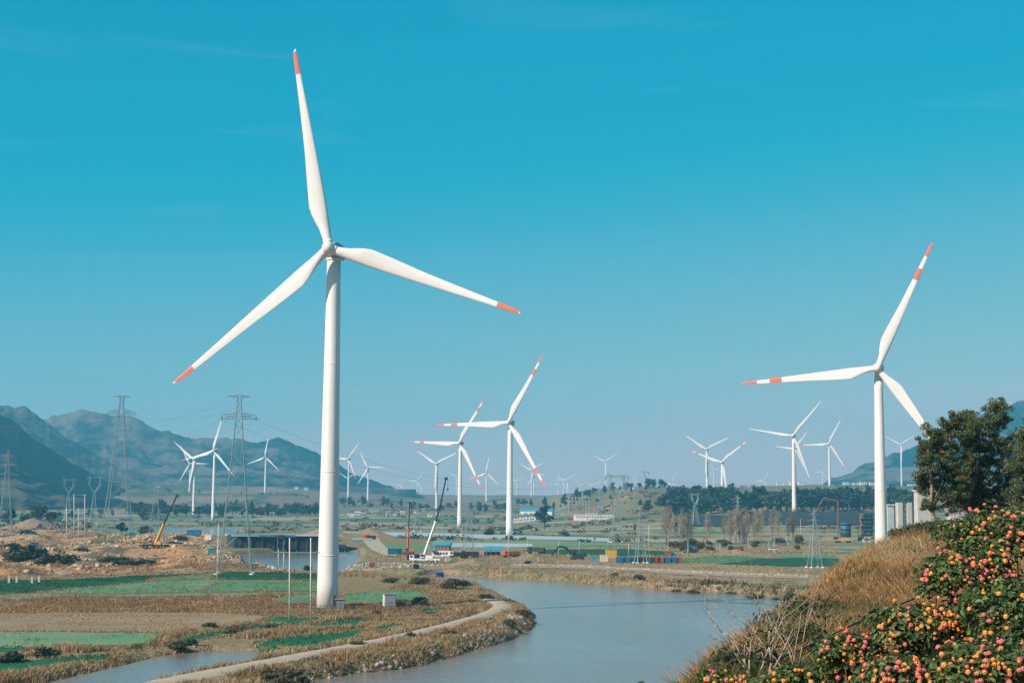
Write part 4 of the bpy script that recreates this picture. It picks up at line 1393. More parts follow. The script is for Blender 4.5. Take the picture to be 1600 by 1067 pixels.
def crossarm(name, t, z, half, wat, leg, brace, rise=1.5, tip_up=0.0, both=True, ins=0.0):
    mb = MB(); tips = []
    for s in (-1, 1):
        w_ = wat(z)
        tip = Vector((s * half, 0, z + tip_up)); tips.append(tip)
        lo = [Vector((s * w_, -w_, z)), Vector((s * w_, w_, z))]; up = [Vector((s * w_ * .9, -w_ * .9, z + rise)), Vector((s * w_ * .9, w_ * .9, z + rise))]
        n = 5
        for l in lo + up: mb.bar(l, tip, leg, 4, leg * .6)
        for i in range(1, n):
            f = i / n
            a, b_, c, e = lo[0].lerp(tip, f), lo[1].lerp(tip, f), up[0].lerp(tip, f), up[1].lerp(tip, f)
            f2 = (i - 1) / n
            a2, c2 = lo[0].lerp(tip, f2), up[0].lerp(tip, f2)
            mb.bar(a, b_, brace, 3); mb.bar(a, c, brace, 3); mb.bar(b_, e, brace, 3); mb.bar(c2, a, brace, 3); mb.bar(c, e, brace, 3)
    mb.build('crossarm', STEEL, t)
    if ins:
        for tp in tips:
            mb = MB()
            mb.bar(tp, tp - Vector((0, 0, ins)), .10, 5)
            for q_ in range(7): mb.bar(tp - Vector((0, 0, ins * (.15 + .11 * q_))), tp - Vector((0, 0, ins * (.18 + .11 * q_))), .28, 8)
            mb.build('insulator', GREY, t)
    return tips


PYL = {}


def pylon(px, top, bot, d, wb, label, kind='tension', rz=0.15, levels=11, fat=1.0):
    """stands at distance d, top and foot seen at the given photo rows"""
    pt, pb = PD(px, top, d), PD(px, bot, d)
    g = gz(pb.x, d)
    zb = pb.z if abs(pb.z - g) > 3 else g
    zb = min(zb, g)
    H = pt.z - zb
    t = thing('transmission_tower', label, 'pylon', (pb.x, d, zb - .2), rz, 'lattice pylons across the valley')
    leg, br = .145 * fat, .055 * fat
    tips = []
    if kind == 'tension':
        mb = MB(); wat = lattice(mb, H, wb, wb * .13, leg, br, levels); mb.build('lattice_body', STEEL, t)
        tips += crossarm('crossarm', t, H * .755 + .11 * H, H * .155 * .75, wat, leg * .5, br * .8, H * .02, H * .0, ins=0)[:0]
        tips += crossarm('crossarm', t, H * .875, H * .095, wat, leg * .5, br * .8, H * .025, H * .012, ins=H * .03)
        tips += crossarm('crossarm', t, H * .985, H * .068, wat, leg * .5, br * .8, H * .013, H * .008, ins=0)
    elif kind == 'arms':
        mb = MB(); wat = lattice(mb, H, wb, wb * .1, leg, br, levels); mb.build('lattice_body', STEEL, t)
        for f, hl in ((.70, .13), (.81, .105), (.92, .08)): tips += crossarm('crossarm', t, H * f, H * hl, wat, leg * .5, br * .8, H * .025, 0, ins=H * .035)
    else:   # cat-head: a waist with two horns carrying a beam
        Hw = H * .64
        mb = MB(); wat = lattice(mb, Hw, wb, wb * .22, leg, br, max(6, levels - 3)); mb.build('lattice_body', STEEL, t)
        mb = MB(); hw = wat(Hw); hs = H * .125
        for s in (-1, 1):
            for sy in (-1, 1):
                a = Vector((s * hw, sy * hw, Hw)); b_ = Vector((s * hs, sy * hw * .8, H * .80)); c = Vector((s * hs * .82, sy * hw * .6, H * .95))
                a2 = Vector((s * hw * .1, sy * hw, Hw + H * .015)); b2 = Vector((s * hs * .72, sy * hw * .8, H * .80)); c2 = Vector((s * hs * .62, sy * hw * .6, H * .95))
                for p, q_ in ((a, b_), (b_, c), (a2, b2), (b2, c2)): mb.bar(p, q_, leg * .6, 4)
                for k in range(5):
                    f, f2 = k / 5, (k + 1) / 5
                    mb.bar(a.lerp(b_, f), a2.lerp(b2, f2), br, 3); mb.bar(a2.lerp(b2, f), a.lerp(b_, f2), br, 3); mb.bar(b_.lerp(c, f), b2.lerp(c2, f2), br, 3)
                mb.bar(Vector((s * hs * .75, sy * hw * .6, H * .95)), Vector((s * hs * 1.05, 0, H)), leg * .5, 4)
        mb.build('horned_head', STEEL, t)
        mb = MB()
        for sy in (-1, 1):
            for zz in (.93, .955): mb.bar((-hs * 1.35, sy * hw * .5, H * zz), (hs * 1.35, sy * hw * .5, H * zz), leg * .5, 4)
            for k in range(16):
                x0 = -hs * 1.35 + hs * 2.7 * k / 16
                mb.bar((x0, sy * hw * .5, H * .93), (x0 + hs * 2.7 / 16, sy * hw * .5, H * .955), br, 3)
        mb.build('crossarm', STEEL, t)
        tips += [Vector((-hs * 1.35, 0, H * .93)), Vector((hs * 1.35, 0, H * .93))]
        for tp in (tips[0], tips[1]):
            m2 = MB(); m2.bar(tp, tp - Vector((0, 0, H * .05)), .13, 6)
            for q_ in range(5): m2.bar(tp - Vector((0, 0, H * (.008 + .008 * q_))), tp - Vector((0, 0, H * (.011 + .008 * q_))), .3, 8)
            m2.build('insulator', GREY, t)
    mb = MB()
    for sx in (-1, 1):
        for sy in (-1, 1): mb.lathe([(.9 * fat, -1.0), (.9 * fat, .5), (.55 * fat, .8)], 10, (sx * wb / 2, sy * wb / 2, 0), smooth=False)
    mb.build('footing', CONC, t)
    R = Matrix.Rotation(rz, 3, 'Z')
    return [R @ tp + Vector(t.location) for tp in tips]


d2 = P(362, 897).y
a2 = pylon(367, 616, 897, d2, 11.2, 'big lattice pylon with a square foot on the green fields, left of the nearest turbine', 'tension', .12, 12, .95)
a1 = pylon(183, 617, 839, 985, 18.0, 'tallest lattice pylon before the left mountains, behind the rubble ground', 'tension', .1, 12, 1.7)
a3 = pylon(8, 702, 826, 1080, 9.5, 'lattice pylon cut by the left edge before the dark mountain', 'arms', .2, 10, 1.4)
a4 = pylon(146, 741, 812, 1500, 8.0, 'cat-head pylon just left of the tallest pylon', 'cat', .3, 9, 1.9)
pylon(106, 745, 805, 1750, 8.0, 'fainter cat-head pylon over the H-frame poles at left', 'cat', .3, 9, 1.9)
pylon(242, 746, 838, 1130, 8.5, 'slim pylon standing by the water behind the yellow crane', 'arms', .2, 10, 1.4)
pylon(36, 695, 738, 2900, 7.5, 'tiny pylon on the slope of the dark left mountain', 'arms', .2, 8, 2.4) if False else None
pylon(652, 784, 829, 1250, 5.6, 'small pylon behind the orange crane', 'arms', .2, 9, 1.1)
pylon(732, 782, 862, 720, 5.6, 'pylon standing between the white crane and the blue awning', 'arms', .2, 10, .9)
a5 = pylon(964, 737, 845, 930, 8.4, 'large cat-head pylon behind the blue and red fence panels', 'cat', .1, 11, 1.25)
pylon(1001, 788, 877, 615, 4.2, 'slim pylon rising right behind the blue fence panels', 'arms', .25, 10, .8)
pylon(1086, 769, 823, 1420, 7.0, 'pylon before the dark wood right of the brown mound', 'cat', .2, 9, 1.6)
pylon(1153, 772, 832, 1330, 5.2, 'faint pylon behind the bare poplars', 'arms', .2, 9, 1.2)
pylon(937, 762, 808, 1650, 5.0, 'small pylon over the long white building', 'arms', .2, 9, 1.5)
pylon(1273, 795, 880, 585, 4.6, 'pylon on the green plot left of the pump boom', 'arms', .2, 10, .75)
pylon(1010, 735, 768, 4200, 14, 'hazy pylon on the ridge right of the tiny scarp turbine', 'cat', .2, 7, 3.2)

WIRE = mat('power_line_aluminium', (.16, .18, .19), .6, .05, 1)


def wires(ends, label, sag, r):
    r = r * .55
    mb = MB()
    for a, b_ in ends:
        n = 18; pts = []
        for i in range(n + 1):
            f = i / n; p = Vector(a).lerp(Vector(b_), f); p.z -= sag * 4 * f * (1 - f); pts.append(p)
        mb.tube(pts, [r] * (n + 1), 4)
    tag(mb.build('power_line', WIRE), label, 'power line', 'power lines between the pylons')


lowA1, lowA2 = [p - Vector((0, 0, 2.5)) for p in a1], [p - Vector((0, 0, 1.7)) for p in a2]
wires(list(zip(lowA1, lowA2)), 'sagging power lines between the two big pylons at left', 9, .06)
wires([(p, PD(-160, 640 + 12 * i, 1500)) for i, p in enumerate(lowA1)], 'power lines leaving the tallest pylon past the left edge', 12, .075)
wires([(p, a_) for p, a_ in zip(lowA2[:2], a5[:2])], 'power lines spanning from the square footed pylon behind the nearest turbine to the valley', 14, .05)
wires([(p, PD(1640, 700 + 10 * i, 1400)) for i, p in enumerate(a5)], 'power lines crossing the right half of the valley', 16, .06)


# ------------------------------------------------------------------ poles
def pole(px, top, bot, d, label, arm=0, r=.15, group='slim poles in the fields'):
    pb = PD(px, bot, d); g = gz(pb.x, d); pt = PD(px, top, d)
    t = thing('utility_pole', label, 'pole', (pb.x, d, g), .1, group)
    H = pt.z - g
    mb = MB(); mb.bar((0, 0, -.4), (0, 0, H), r, 10, r * .68, smooth=True); mb.build('post', WOOD, t)
    if arm:
        mb = MB(); mb.box((0, -.2, H - .5), (arm, .1, .12)); mb.build('crossarm', STEEL, t)
        for x in (-arm * .45, 0, arm * .45):
            mb = MB(); mb.lathe([(.03, 0), (.07, .05), (.04, .12), (.07, .2), (.03, .28)], 8, (x, -.2, H - .44)); mb.build('insulator', GREY, t)
    return t


def hframe(pxs, tops, bots, d, bars, label, r=.17, d2_=None):
    pts = [(PD(x, tp, d), PD(x, bt, d)) for x, tp, bt in zip(pxs, tops, bots)]
    o = pts[0][1]; g = gz(o.x, d)
    t = thing('pole_frame', label, 'pole frame', (o.x, d, g), 0, 'H-frame pole pairs')
    O = Vector((o.x, d, g))
    for a, b_ in pts:
        mb = MB(); mb.bar(Vector((b_.x, d, gz(b_.x, d) - .4)) - O, a - O, r, 10, r * .75, smooth=True); mb.build('post', WOOD, t)
    for py, x0, x1, th in bars:
        a = PD(x0, py, d) - O; b_ = PD(x1, py, d) - O
        mb = MB(); mb.bar(a, b_, th, 4); mb.build('crossbar', STEEL, t)
        for k in range(3):
            c = a.lerp(b_, .08 + .42 * k); m2 = MB(); m2.lathe([(.04, 0), (.12, .08), (.06, .18), (.12, .28), (.04, .4)], 8, c); m2.build('insulator', GREY, t)
    return t


hframe((452.5, 485.5), (840, 840), (969, 970), P(468, 969).y, [(863, 428, 500, .09), (940, 455, 484, .05)], 'pair of tall white poles with a crossbar, left of the nearest turbine', .16)
hframe((435, 443.5), (858, 864), (893, 893), P(440, 893).y, [(862, 430, 448, .08)], 'short pole pair by the water behind the tall white pair', .13)
hframe((115.5, 132.5), (772, 772), (852, 839), 820, [(773, 115, 133, .1), (785, 115, 133, .06)], 'tall H-frame poles on the rubble ground at left', .2)
hframe((104, 122.5), (793, 793), (851, 856), 760, [(797, 103, 124, .07)], 'shorter pole pair in front of the tall H-frame on the rubble ground', .18)
pole(339, 818, 907, P(339, 907).y, 'single white pole at the left foot of the square footed pylon', 0, .15)
pole(794, 838, 874, P(794, 874).y, 'slim pole in front of the larger centre turbine tower', 0, .12)
pole(873, 846, 872, P(873, 872).y, 'slim pole beside the excavator arm', 0, .11)
pole(1014, 820, 867, P(1014, 867).y, 'tall slim pole right of the slim pylon behind the panels', 0, .13)
pole(982, 848, 872, P(982, 872).y, 'short pole between the two pylons behind the blue panels', 0, .11)
pole(1075, 842, 868, P(1075, 868).y, 'pole left of the black digger', 1.6, .11)
pole(1125, 848, 866, P(1125, 866).y, 'short pole on the dirt strip under the bare poplars', 0, .11)
pole(1210, 838, 872, P(1210, 872).y, 'pole on the green plot right of the bare poplars', 1.6, .12)
pole(1251, 810, 845, 1000, 'thin pole left of the pump boom', 0, .14)
pole(1201, 845, 863, P(1201, 863).y, 'low pole by the parked white car', 0, .1)
pole(824, 846, 871, P(824, 871).y, 'slim pole left of the excavator arm', 0, .11)
pole(670, 848, 872, 700, 'short pole in front of the blue roofed site office', 0, .1)
for i, (px_, py_) in enumerate(((14, 911), (26, 910), (50, 911.5), (61, 909.5))):
    p = P(px_, py_)
    mb = MB(); mb.box((0, 0, .85), (.6, .35, 1.9), bev=.05); mb.box((0, 0, 1.86), (.75, .5, .14), bev=.03)
    o = mb.build('boundary_stone', CONC, None, (p.x, p.y, gz(p.x, p.y)))
    tag(o, 'short white concrete marker post in the dark green field at the left edge', 'marker post', 'white marker posts in the field')
# ------------------------------------------------------------------ grass and weeds of the valley
CROPS = [np.array([P(x, y)[:2] for x, y in pts]) for m_, pts in FIELDS if m_ in (DG, MG, LG, LG2, TAN, PLAST)]
TRK = np.array([p[:2] for p in cps])


def line_d(pts, x, y):
    d = np.full(x.shape, 1e9)
    for (ax, ay), (bx, by) in zip(pts[:-1], pts[1:]):
        ex, ey = bx - ax, by - ay
        t = np.clip(((x - ax) * ex + (y - ay) * ey) / (ex * ex + ey * ey + 1e-9), 0, 1)
        d = np.minimum(d, np.hypot(x - ax - t * ex, y - ay - t * ey))
    return d


def scatter(name, m_, poly_px=None, lines=None, width=3.0, n=3000, h=(.4, 1.0), bw=.10, per=4, seed=1, clump=.42, wmin=.4, lean=.95, bend=.35, crops=True):
    rg = np.random.default_rng(seed)
    if poly_px is not None:
        pl = np.array([P(x, y)[:2] for x, y in poly_px])
        lo, hi = pl.min(0), pl.max(0)
        x = rg.uniform(lo[0], hi[0], n * 6); y = rg.uniform(lo[1], hi[1], n * 6)
        k = poly_sd(pl, x, y) < .5
        x, y = x[k][:n], y[k][:n]
    else:
        xs_, ys_ = [], []
        for ln in lines:
            pl = [P(a, b_) for a, b_ in ln]
            L_ = [(q_ - p).length for p, q_ in zip(pl[:-1], pl[1:])]
            k = rg.choice(len(L_), n // len(lines), p=np.array(L_) / sum(L_)); f = rg.uniform(0, 1, len(k))
            pa = np.array([p[:2] for p in pl])
            xs_.append(pa[k, 0] + (pa[k + 1, 0] - pa[k, 0]) * f + rg.normal(0, width * .5, len(k)))
            ys_.append(pa[k, 1] + (pa[k + 1, 1] - pa[k, 1]) * f + rg.normal(0, width * .5, len(k)))
        x = np.concatenate(xs_); y = np.concatenate(ys_)
    wsd = np.min([poly_sd(p, x, y) for p in WPOLYS], axis=0)
    cn = fbm(x / 5, y / 7, seed + 3, 4)
    keep = (wsd > wmin) & (cn > clump - .12 * rg.uniform(0, 1, len(x))) & (line_d(TRK, x, y) > 2.3)
    if crops and len(x):
        for c in CROPS: keep &= poly_sd(c, x, y) > .4
    x, y, cn = x[keep], y[keep], cn[keep]
    z = ground_z(x, y)
    hs_ = np.clip(.55 + (cn - clump) * 3.0, .45, 1.6)
    v, q_, t_ = blades(x, y, z, h[0], h[1], bw, lean, rg, per, bend)
    # taller where the clump is dense
    v = v.reshape(-1, 5, 3); sc_ = np.repeat(hs_, per); zb = np.repeat(z, per)
    v[:, 2:, 2] = zb[:, None] + (v[:, 2:, 2] - zb[:, None]) * sc_[:, None]
    return tag(link(name, npmesh(name, v.reshape(-1, 3), [q_, t_], m_)), kind='stuff')


BANK = [(225, 1074), (400, 1040), (560, 1012), (700, 978), (775, 958), (803, 944), (846, 962), (843, 972), (826, 988), (760, 1012), (668, 1038), (560, 1052), (470, 1068), (300, 1120)]
scatter('bank_grass', STRAWB, BANK, n=16000, h=(.35, .95), bw=.085, per=4, seed=11, clump=.40)
scatter('bank_grass', BROWNG, BANK, n=4500, h=(.4, 1.1), bw=.09, per=4, seed=12, clump=.50)
scatter('bank_weeds', GREENG, BANK, n=3000, h=(.3, .6), bw=.10, per=4, seed=13, clump=.52)
PEN = [(500, 944), (560, 935), (620, 916), (690, 908), (735, 912), (770, 926), (800, 941), (770, 952), (700, 972), (640, 985), (560, 1004), (480, 1018), (420, 1026), (400, 1012), (440, 985), (460, 960)]
scatter('bank_grass', STRAWB, PEN, n=10000, h=(.22, .65), bw=.09, per=4, seed=21, clump=.44)
scatter('bank_grass', BROWNG, PEN, n=6000, h=(.25, .7), bw=.09, per=4, seed=22, clump=.44)
BERMS = [[(-40, 1058), (60, 1050), (130, 1041), (190, 1031), (240, 1019), (320, 1011), (400, 1014)], [(-40, 1036), (40, 1022), (85, 1014), (120, 1018), (180, 1014), (226, 1011), (262, 1004)], [(240, 1002), (290, 991), (340, 981), (400, 976)],
         [(400, 985), (450, 979), (470, 983), (530, 969), (590, 962)], [(420, 1020), (480, 1015), (560, 1004), (640, 986), (700, 971), (745, 957), (772, 944)], [(380, 996), (440, 990), (520, 984), (560, 978)]]
scatter('berm_grass', STRAWB, None, BERMS, 2.2, 9500, (.35, .95), .095, 4, 31, .36)
scatter('berm_grass', BROWNG, None, BERMS, 2.0, 5000, (.35, .95), .095, 4, 32, .42)
scatter('berm_weeds', GREENG, None, BERMS, 2.6, 3000, (.3, .8), .11, 4, 33, .46)
CROPM = {DG: leaf_mat('dark_crop_leaf', (.010, .065, .034), (.035, .12, .055), .6, .25), MG: leaf_mat('bright_crop_leaf', (.012, .10, .042), (.04, .18, .07), .6, .25), LG: leaf_mat('young_crop_leaf', (.075, .18, .085), (.16, .28, .14), .6, .25), LG2: leaf_mat('pale_crop_leaf', (.11, .22, .11), (.22, .31, .17), .6, .25)}
for k, (m_, pts) in enumerate(FIELDS):
    if m_ in CROPM and k < 21:
        pl = [P(a, b_) for a, b_ in pts]
        ar = abs(sum(pl[i].x * pl[i - 1].y - pl[i - 1].x * pl[i].y for i in range(len(pl)))) / 2
        scatter('crop_plants', CROPM[m_], pts, n=int(min(9000, ar * 1.1)), h=(.12, .38), bw=.13, per=3, seed=300 + k, clump=.36, wmin=1.5, lean=1.2, crops=False)
EDGES = [[pts[i] for i in range(len(pts))] + [pts[0]] for m_, pts in FIELDS[:20] if m_ in CROPM or m_ is TAN]
scatter('plot_edge_grass', STRAWB, None, EDGES, .9, 9000, (.15, .5), .10, 3, 38, .40, .6, crops=False)
scatter('plot_edge_grass', BROWNG, None, EDGES, .9, 9000, (.15, .5), .10, 3, 39, .40, .6, crops=False)
scatter('field_stubble', STRAWB, FIELDS[1][1], n=9000, h=(.06, .22), bw=.14, per=3, seed=44, clump=.42, lean=1.3, crops=False)
POND_EDGE = [[(-40, 1064), (60, 1056), (130, 1048), (190, 1036), (245, 1024), (310, 1016), (385, 1015), (428, 1020)], [(428, 1022), (405, 1035), (340, 1049), (270, 1063), (225, 1072)]]
scatter('pond_grass', STRAWB, None, POND_EDGE, 2.2, 8000, (.4, 1.0), .09, 4, 36, .30, .1, crops=False)
scatter('pond_grass', BROWNG, None, POND_EDGE, 2.0, 5000, (.4, 1.0), .09, 4, 37, .34, .1, crops=False)
scatter('weed_stalks', BROWNG, FIELDS[0][1], n=17000, h=(.3, .75), bw=.10, per=4, seed=41, clump=.40, lean=1.1)
scatter('weed_stalks', STRAWB, FIELDS[0][1], n=6000, h=(.3, .7), bw=.10, per=4, seed=42, clump=.47, lean=1.1)
scatter('shore_reeds', STRAWB, [(700, 898), (900, 909), (1100, 922), (1262, 935), (1290, 925), (1262, 918), (1100, 909), (900, 897), (740, 888)], n=6000, h=(.5, 1.4), bw=.16, per=3, seed=51, clump=.42)
scatter('shore_reeds', GREENG, [(900, 909), (1100, 922), (1262, 935), (1290, 925), (1262, 918), (1100, 909)], n=2500, h=(.6, 1.8), bw=.18, per=3, seed=52, clump=.45)
scatter('shore_grass', STRAWB, [(560, 884), (620, 880), (780, 886), (1000, 896), (1262, 912), (1262, 885), (1000, 876), (800, 872), (640, 876)], n=6000, h=(.2, .6), bw=.15, per=3, seed=53, clump=.50)
scatter('shore_grass', STRAWB, None, [[(420, 893), (500, 899), (560, 900), (620, 903), (680, 909), (740, 914)]], 2.2, 3000, (.5, 1.2), .11, 4, 54, .36)
scatter('rubble_weeds', BROWNG, [(-100, 880), (60, 882), (200, 880), (340, 872), (420, 886), (380, 893), (230, 896), (60, 906), (-100, 908)], n=4500, h=(.3, .9), bw=.16, per=4, seed=61, clump=.48)
scatter('rubble_weeds', GREENG, [(-100, 838), (60, 836), (330, 842), (340, 872), (200, 880), (60, 882), (-100, 884)], n=4500, h=(.4, 1.2), bw=.2, per=4, seed=62, clump=.53)
scatter('pasture_grass', STRAWB, [(560, 868), (800, 862), (1000, 852), (1300, 850), (1310, 868), (1000, 870), (800, 872), (600, 878)], n=9000, h=(.4, 1.0), bw=.2, per=3, seed=63, clump=.5)


# ------------------------------------------------------------------ stones
def stones(name, pts, smin, smax, m_, seed):
    rg = np.random.default_rng(seed)
    bm = bmesh.new(); bmesh.ops.create_icosphere(bm, subdivisions=1, radius=1.0)
    bv = np.array([v.co for v in bm.verts]); bf = np.array([[v.index for v in f.verts] for f in bm.faces]); bm.free()
    n = len(pts)
    s = smin * (smax / smin) ** (rg.uniform(0, 1, n) ** 2.2)
    V = bv[None] * (1 + rg.uniform(-.28, .28, (n, len(bv), 1)))
    V = V * (s[:, None] * rg.uniform(.6, 1.3, (n, 3)))[:, None, :]
    a = rg.uniform(0, 6.28, n); ca_, sa_ = np.cos(a)[:, None], np.sin(a)[:, None]
    X_ = V[:, :, 0] * ca_ - V[:, :, 1] * sa_; Y_ = V[:, :, 0] * sa_ + V[:, :, 1] * ca_
    V = np.stack([X_, Y_, V[:, :, 2] * .75], -1) + np.asarray(pts)[:, None, :]
    F_ = bf[None] + (np.arange(n) * len(bv))[:, None, None]
    return tag(link(name, npmesh(name, V.reshape(-1, 3), [F_.reshape(-1, 3)], m_)), kind='stuff')


ROCKM = mat('pale_rock', (.34, .31, .27), .9, .3, .8, island=.35, bump=.05)
ROCKO = mat('quarry_rock', (.38, .27, .17), .95, .3, .8, island=.4, bump=.05)
rg = np.random.default_rng(91)


def along(line, n, wd, dz=0.0, z0=WZ):
    pl = np.array([P(a, b_, z0)[:2] for a, b_ in line])
    L_ = np.hypot(*(pl[1:] - pl[:-1]).T)
    k = rg.choice(len(L_), n, p=L_ / L_.sum()); f = rg.uniform(0, 1, n)[:, None]
    p = pl[k] + (pl[k + 1] - pl[k]) * f + rg.normal(0, wd, (n, 2))
    return np.column_stack([p, ground_z(p[:, 0], p[:, 1]) + dz])


pts = along([(300, 1120), (380, 1106), (470, 1067), (560, 1052), (668, 1037), (760, 1011), (826, 987), (843, 972)], 900, .9)
pts = pts[pts[:, 2] > -2.3]
stones('bank_rubble', pts, .12, .75, ROCKM, 1)
pts = along([(655, 1028), (700, 1016), (750, 1006), (815, 985), (800, 977)], 260, 1.6)
pts = pts[pts[:, 2] > -2.3]
stones('bank_rubble', pts, .2, .95, ROCKM, 2)
c0 = ROCKY
lo, hi = c0.min(0), c0.max(0)
x = rg.uniform(max(lo[0], -330), hi[0], 9000); y = rg.uniform(lo[1], min(hi[1], 1000), 9000)
k = (poly_sd(c0, x, y) < -2) & (fbm(x / 16, y / 24, 93, 4) > .52)
x, y = x[k], y[k]
stones('quarry_rubble', np.column_stack([x, y, ground_z(x, y) + .1]), .25, 1.5, ROCKO, 3)
pm = P(222, 852); n = 420
a = rg.uniform(0, 6.28, n); r = rg.uniform(0, 1, n) ** .6
x = pm.x + np.cos(a) * r * 15; y = pm.y + np.sin(a) * r * 10
stones('rock_heap', np.column_stack([x, y, ground_z(x, y) + 3.4 * (1 - r)]), .4, 1.3, ROCKO, 4)
pts = along([(330, 882), (360, 878), (420, 887), (440, 893)], 260, 2.2, .2, 0)
stones('bank_rubble', pts, .25, 1.0, ROCKM, 5)
pts = along([(530, 893), (580, 888), (640, 884), (690, 884), (590, 880), (548, 886)], 380, 2.5, .1, 0)
stones('bank_rubble', pts, .2, .9, ROCKM, 6)

# ------------------------------------------------------------------ bushes on the banks
BUSHM = leaf_mat('bank_bush_leaf', (.060, .052, .026), (.135, .11, .052), .7, .25, (.24, .19, .10))
BUSHD = leaf_mat('dark_bush_leaf', (.022, .034, .020), (.060, .075, .038), .65, .2, (.13, .12, .06))


def bush_proto(m_, seed, n=520, size=.17):
    rg_ = np.random.default_rng(seed); rr = random.Random(seed)
    lb = [(rr.uniform(-.6, .6), rr.uniform(-.5, .5), rr.uniform(.3, .75), rr.uniform(.35, .6), rr.uniform(.35, .6), rr.uniform(.3, .5)) for i in range(7)]
    v, q_ = leafcloud(lb, n, size, rg_, .4, .4)
    f = npmesh('foliage', v, [q_], m_)
    mb = MB()
    for l in lb: mb.tube([Vector((0, 0, -.15)), Vector(l[:3]) * .5, Vector(l[:3])], [.05, .035, .015], 5)
    o = mb.build('stems', SCRUBB); s = o.data; bpy.data.objects.remove(o)
    return f, s


BP = [bush_proto(BUSHM, 5), bush_proto(BUSHM, 6), bush_proto(BUSHD, 7), bush_proto(BUSHD, 8)]


def bush(px, py, wpx, k, label, group, hf=.8, d=None):
    p = P(px, py) if d is None else PD(px, py, d)
    s = wpx / 2 / F * p.y * 1.15
    t = thing('bush', label, 'bush', (p.x, p.y, gz(p.x, p.y)), random.uniform(0, 6.28), group)
    t.scale = (s, s, s * hf)
    link('foliage', BP[k][0], t); link('stems', BP[k][1], t)


for px_, py_, w_, k in ((67, 1026, 44, 2), (18, 1034, 46, 2), (205, 1027, 34, 0), (278, 1012, 36, 2), (300, 1008, 26, 2), (375, 992, 40, 0), (330, 983, 26, 2), (440, 1056, 74, 0), (470, 1050, 40, 2), (425, 988, 34, 2),
                        (640, 1000, 26, 2), (588, 962, 20, 2), (618, 948, 34, 0), (655, 945, 30, 2), (612, 910, 24, 0), (655, 913, 30, 0), (703, 920, 34, 0), (726, 916, 24, 2), (760, 937, 22, 0), (795, 975, 24, 0), (815, 961, 26, 0), (765, 972, 18, 2), (700, 992, 22, 0), (560, 1010, 24, 0)):
    bush(px_, py_, w_, k, 'dry brown bush growing on a field berm or the river bank', 'bushes along the berms and banks', random.uniform(.55, .8))
for px_, py_, w_ in ((40, 884, 80), (85, 888, 60), (190, 884, 40), (225, 884, 30), (170, 880, 30), (280, 848, 34), (268, 858, 24), (40, 842, 30), (20, 868, 36), (130, 866, 28)):
    bush(px_, py_, w_, 2 + px_ % 2, 'dark scrubby bush on the orange rubble ground', 'bushes on the rubble ground', .5)
for px_, py_, w_ in ((1330, 909, 26), (1060, 913, 20), (1085, 915, 24), (1180, 922, 26), (1215, 925, 22), (1000, 906, 18), (960, 902, 16), (1140, 916, 20), (1245, 922, 26)):
    bush(px_, py_, w_, 0 if px_ % 3 else 3, 'yellowing shore bush at the water edge of the far bank', 'bushes on the far shore', .8)
bush(479, 891, 14, 2, 'small dark bush by the water left of the nearest tower', None, 1.0)
bush(765, 834, 20, 2, 'round dark bush between the centre pair of towers', None, .8)
bush(884, 837, 13, 0, 'small brown bush right of the large dark tree', None, .9)
bush(226, 829, 26, 2, 'dark bush by the water left of the slim pylon', None, .9)
bush(825, 881, 14, 3, 'small green bush on the spoil heap', None, .6)


# ------------------------------------------------------------------ trees of the valley
TREEM = [leaf_mat('tree_leaf', (.020, .042, .026), (.050, .080, .042), .6, .15, (.10, .12, .06)), leaf_mat('dark_tree_leaf', (.012, .028, .020), (.034, .055, .032), .6, .12, (.06, .075, .04)), leaf_mat('olive_tree_leaf', (.045, .055, .030), (.09, .095, .05), .6, .15, (.15, .13, .08))]
TRUNKM = mat('tree_bark', (.12, .095, .07), .9, .3, 1.5)
BARETM = mat('winter_twig_bark', (.26, .20, .15), .9, .25, 1.5)


def tree_proto(m_, seed, shape, n=620, size=.55):
    """unit: about 10 m tall"""
    rg_ = np.random.default_rng(seed); rr = random.Random(seed)
    lb = []
    if shape == 'round':
        for i in range(12):
            a = rr.uniform(0, 6.28); rad = rr.uniform(.3, 2.6)
            lb.append((math.cos(a) * rad, math.sin(a) * rad, rr.uniform(3.2, 8.6 - rad * .7), rr.uniform(.9, 1.7), rr.uniform(.9, 1.7), rr.uniform(.8, 1.4)))
    elif shape == 'tall':
        for i in range(12):
            z = 2.2 + 7.2 * i / 11; w_ = 1.9 * (1 - abs(z - 5) / 6.5)
            lb.append((rr.uniform(-.8, .8), rr.uniform(-.8, .8), z, w_ * rr.uniform(.5, 1), w_ * rr.uniform(.5, 1), rr.uniform(.7, 1.2)))
    else:
        for i in range(9):
            a = rr.uniform(0, 6.28); rad = rr.uniform(0, 2.0)
            lb.append((math.cos(a) * rad, math.sin(a) * rad, rr.uniform(4.5, 8.8), rr.uniform(.6, 1.3), rr.uniform(.6, 1.3), rr.uniform(.6, 1.1)))
    v, q_ = leafcloud(lb, n, size, rg_, .55, .35)
    cr = npmesh('crown', v, [q_], m_)
    mb = MB(); f = Vector((rr.uniform(-.2, .2), 0, 3.0))
    mb.tube([Vector((0, 0, -.4)), f, Vector((0, 0, 7))], [.26, .2, .06], 7)
    for l in lb: mb.tube([f, Vector(l[:3]) * .6 + f * .3, Vector(l[:3])], [.11, .08, .03], 5)
    o = mb.build('trunk', TRUNKM); t = o.data; bpy.data.objects.remove(o)
    return cr, t


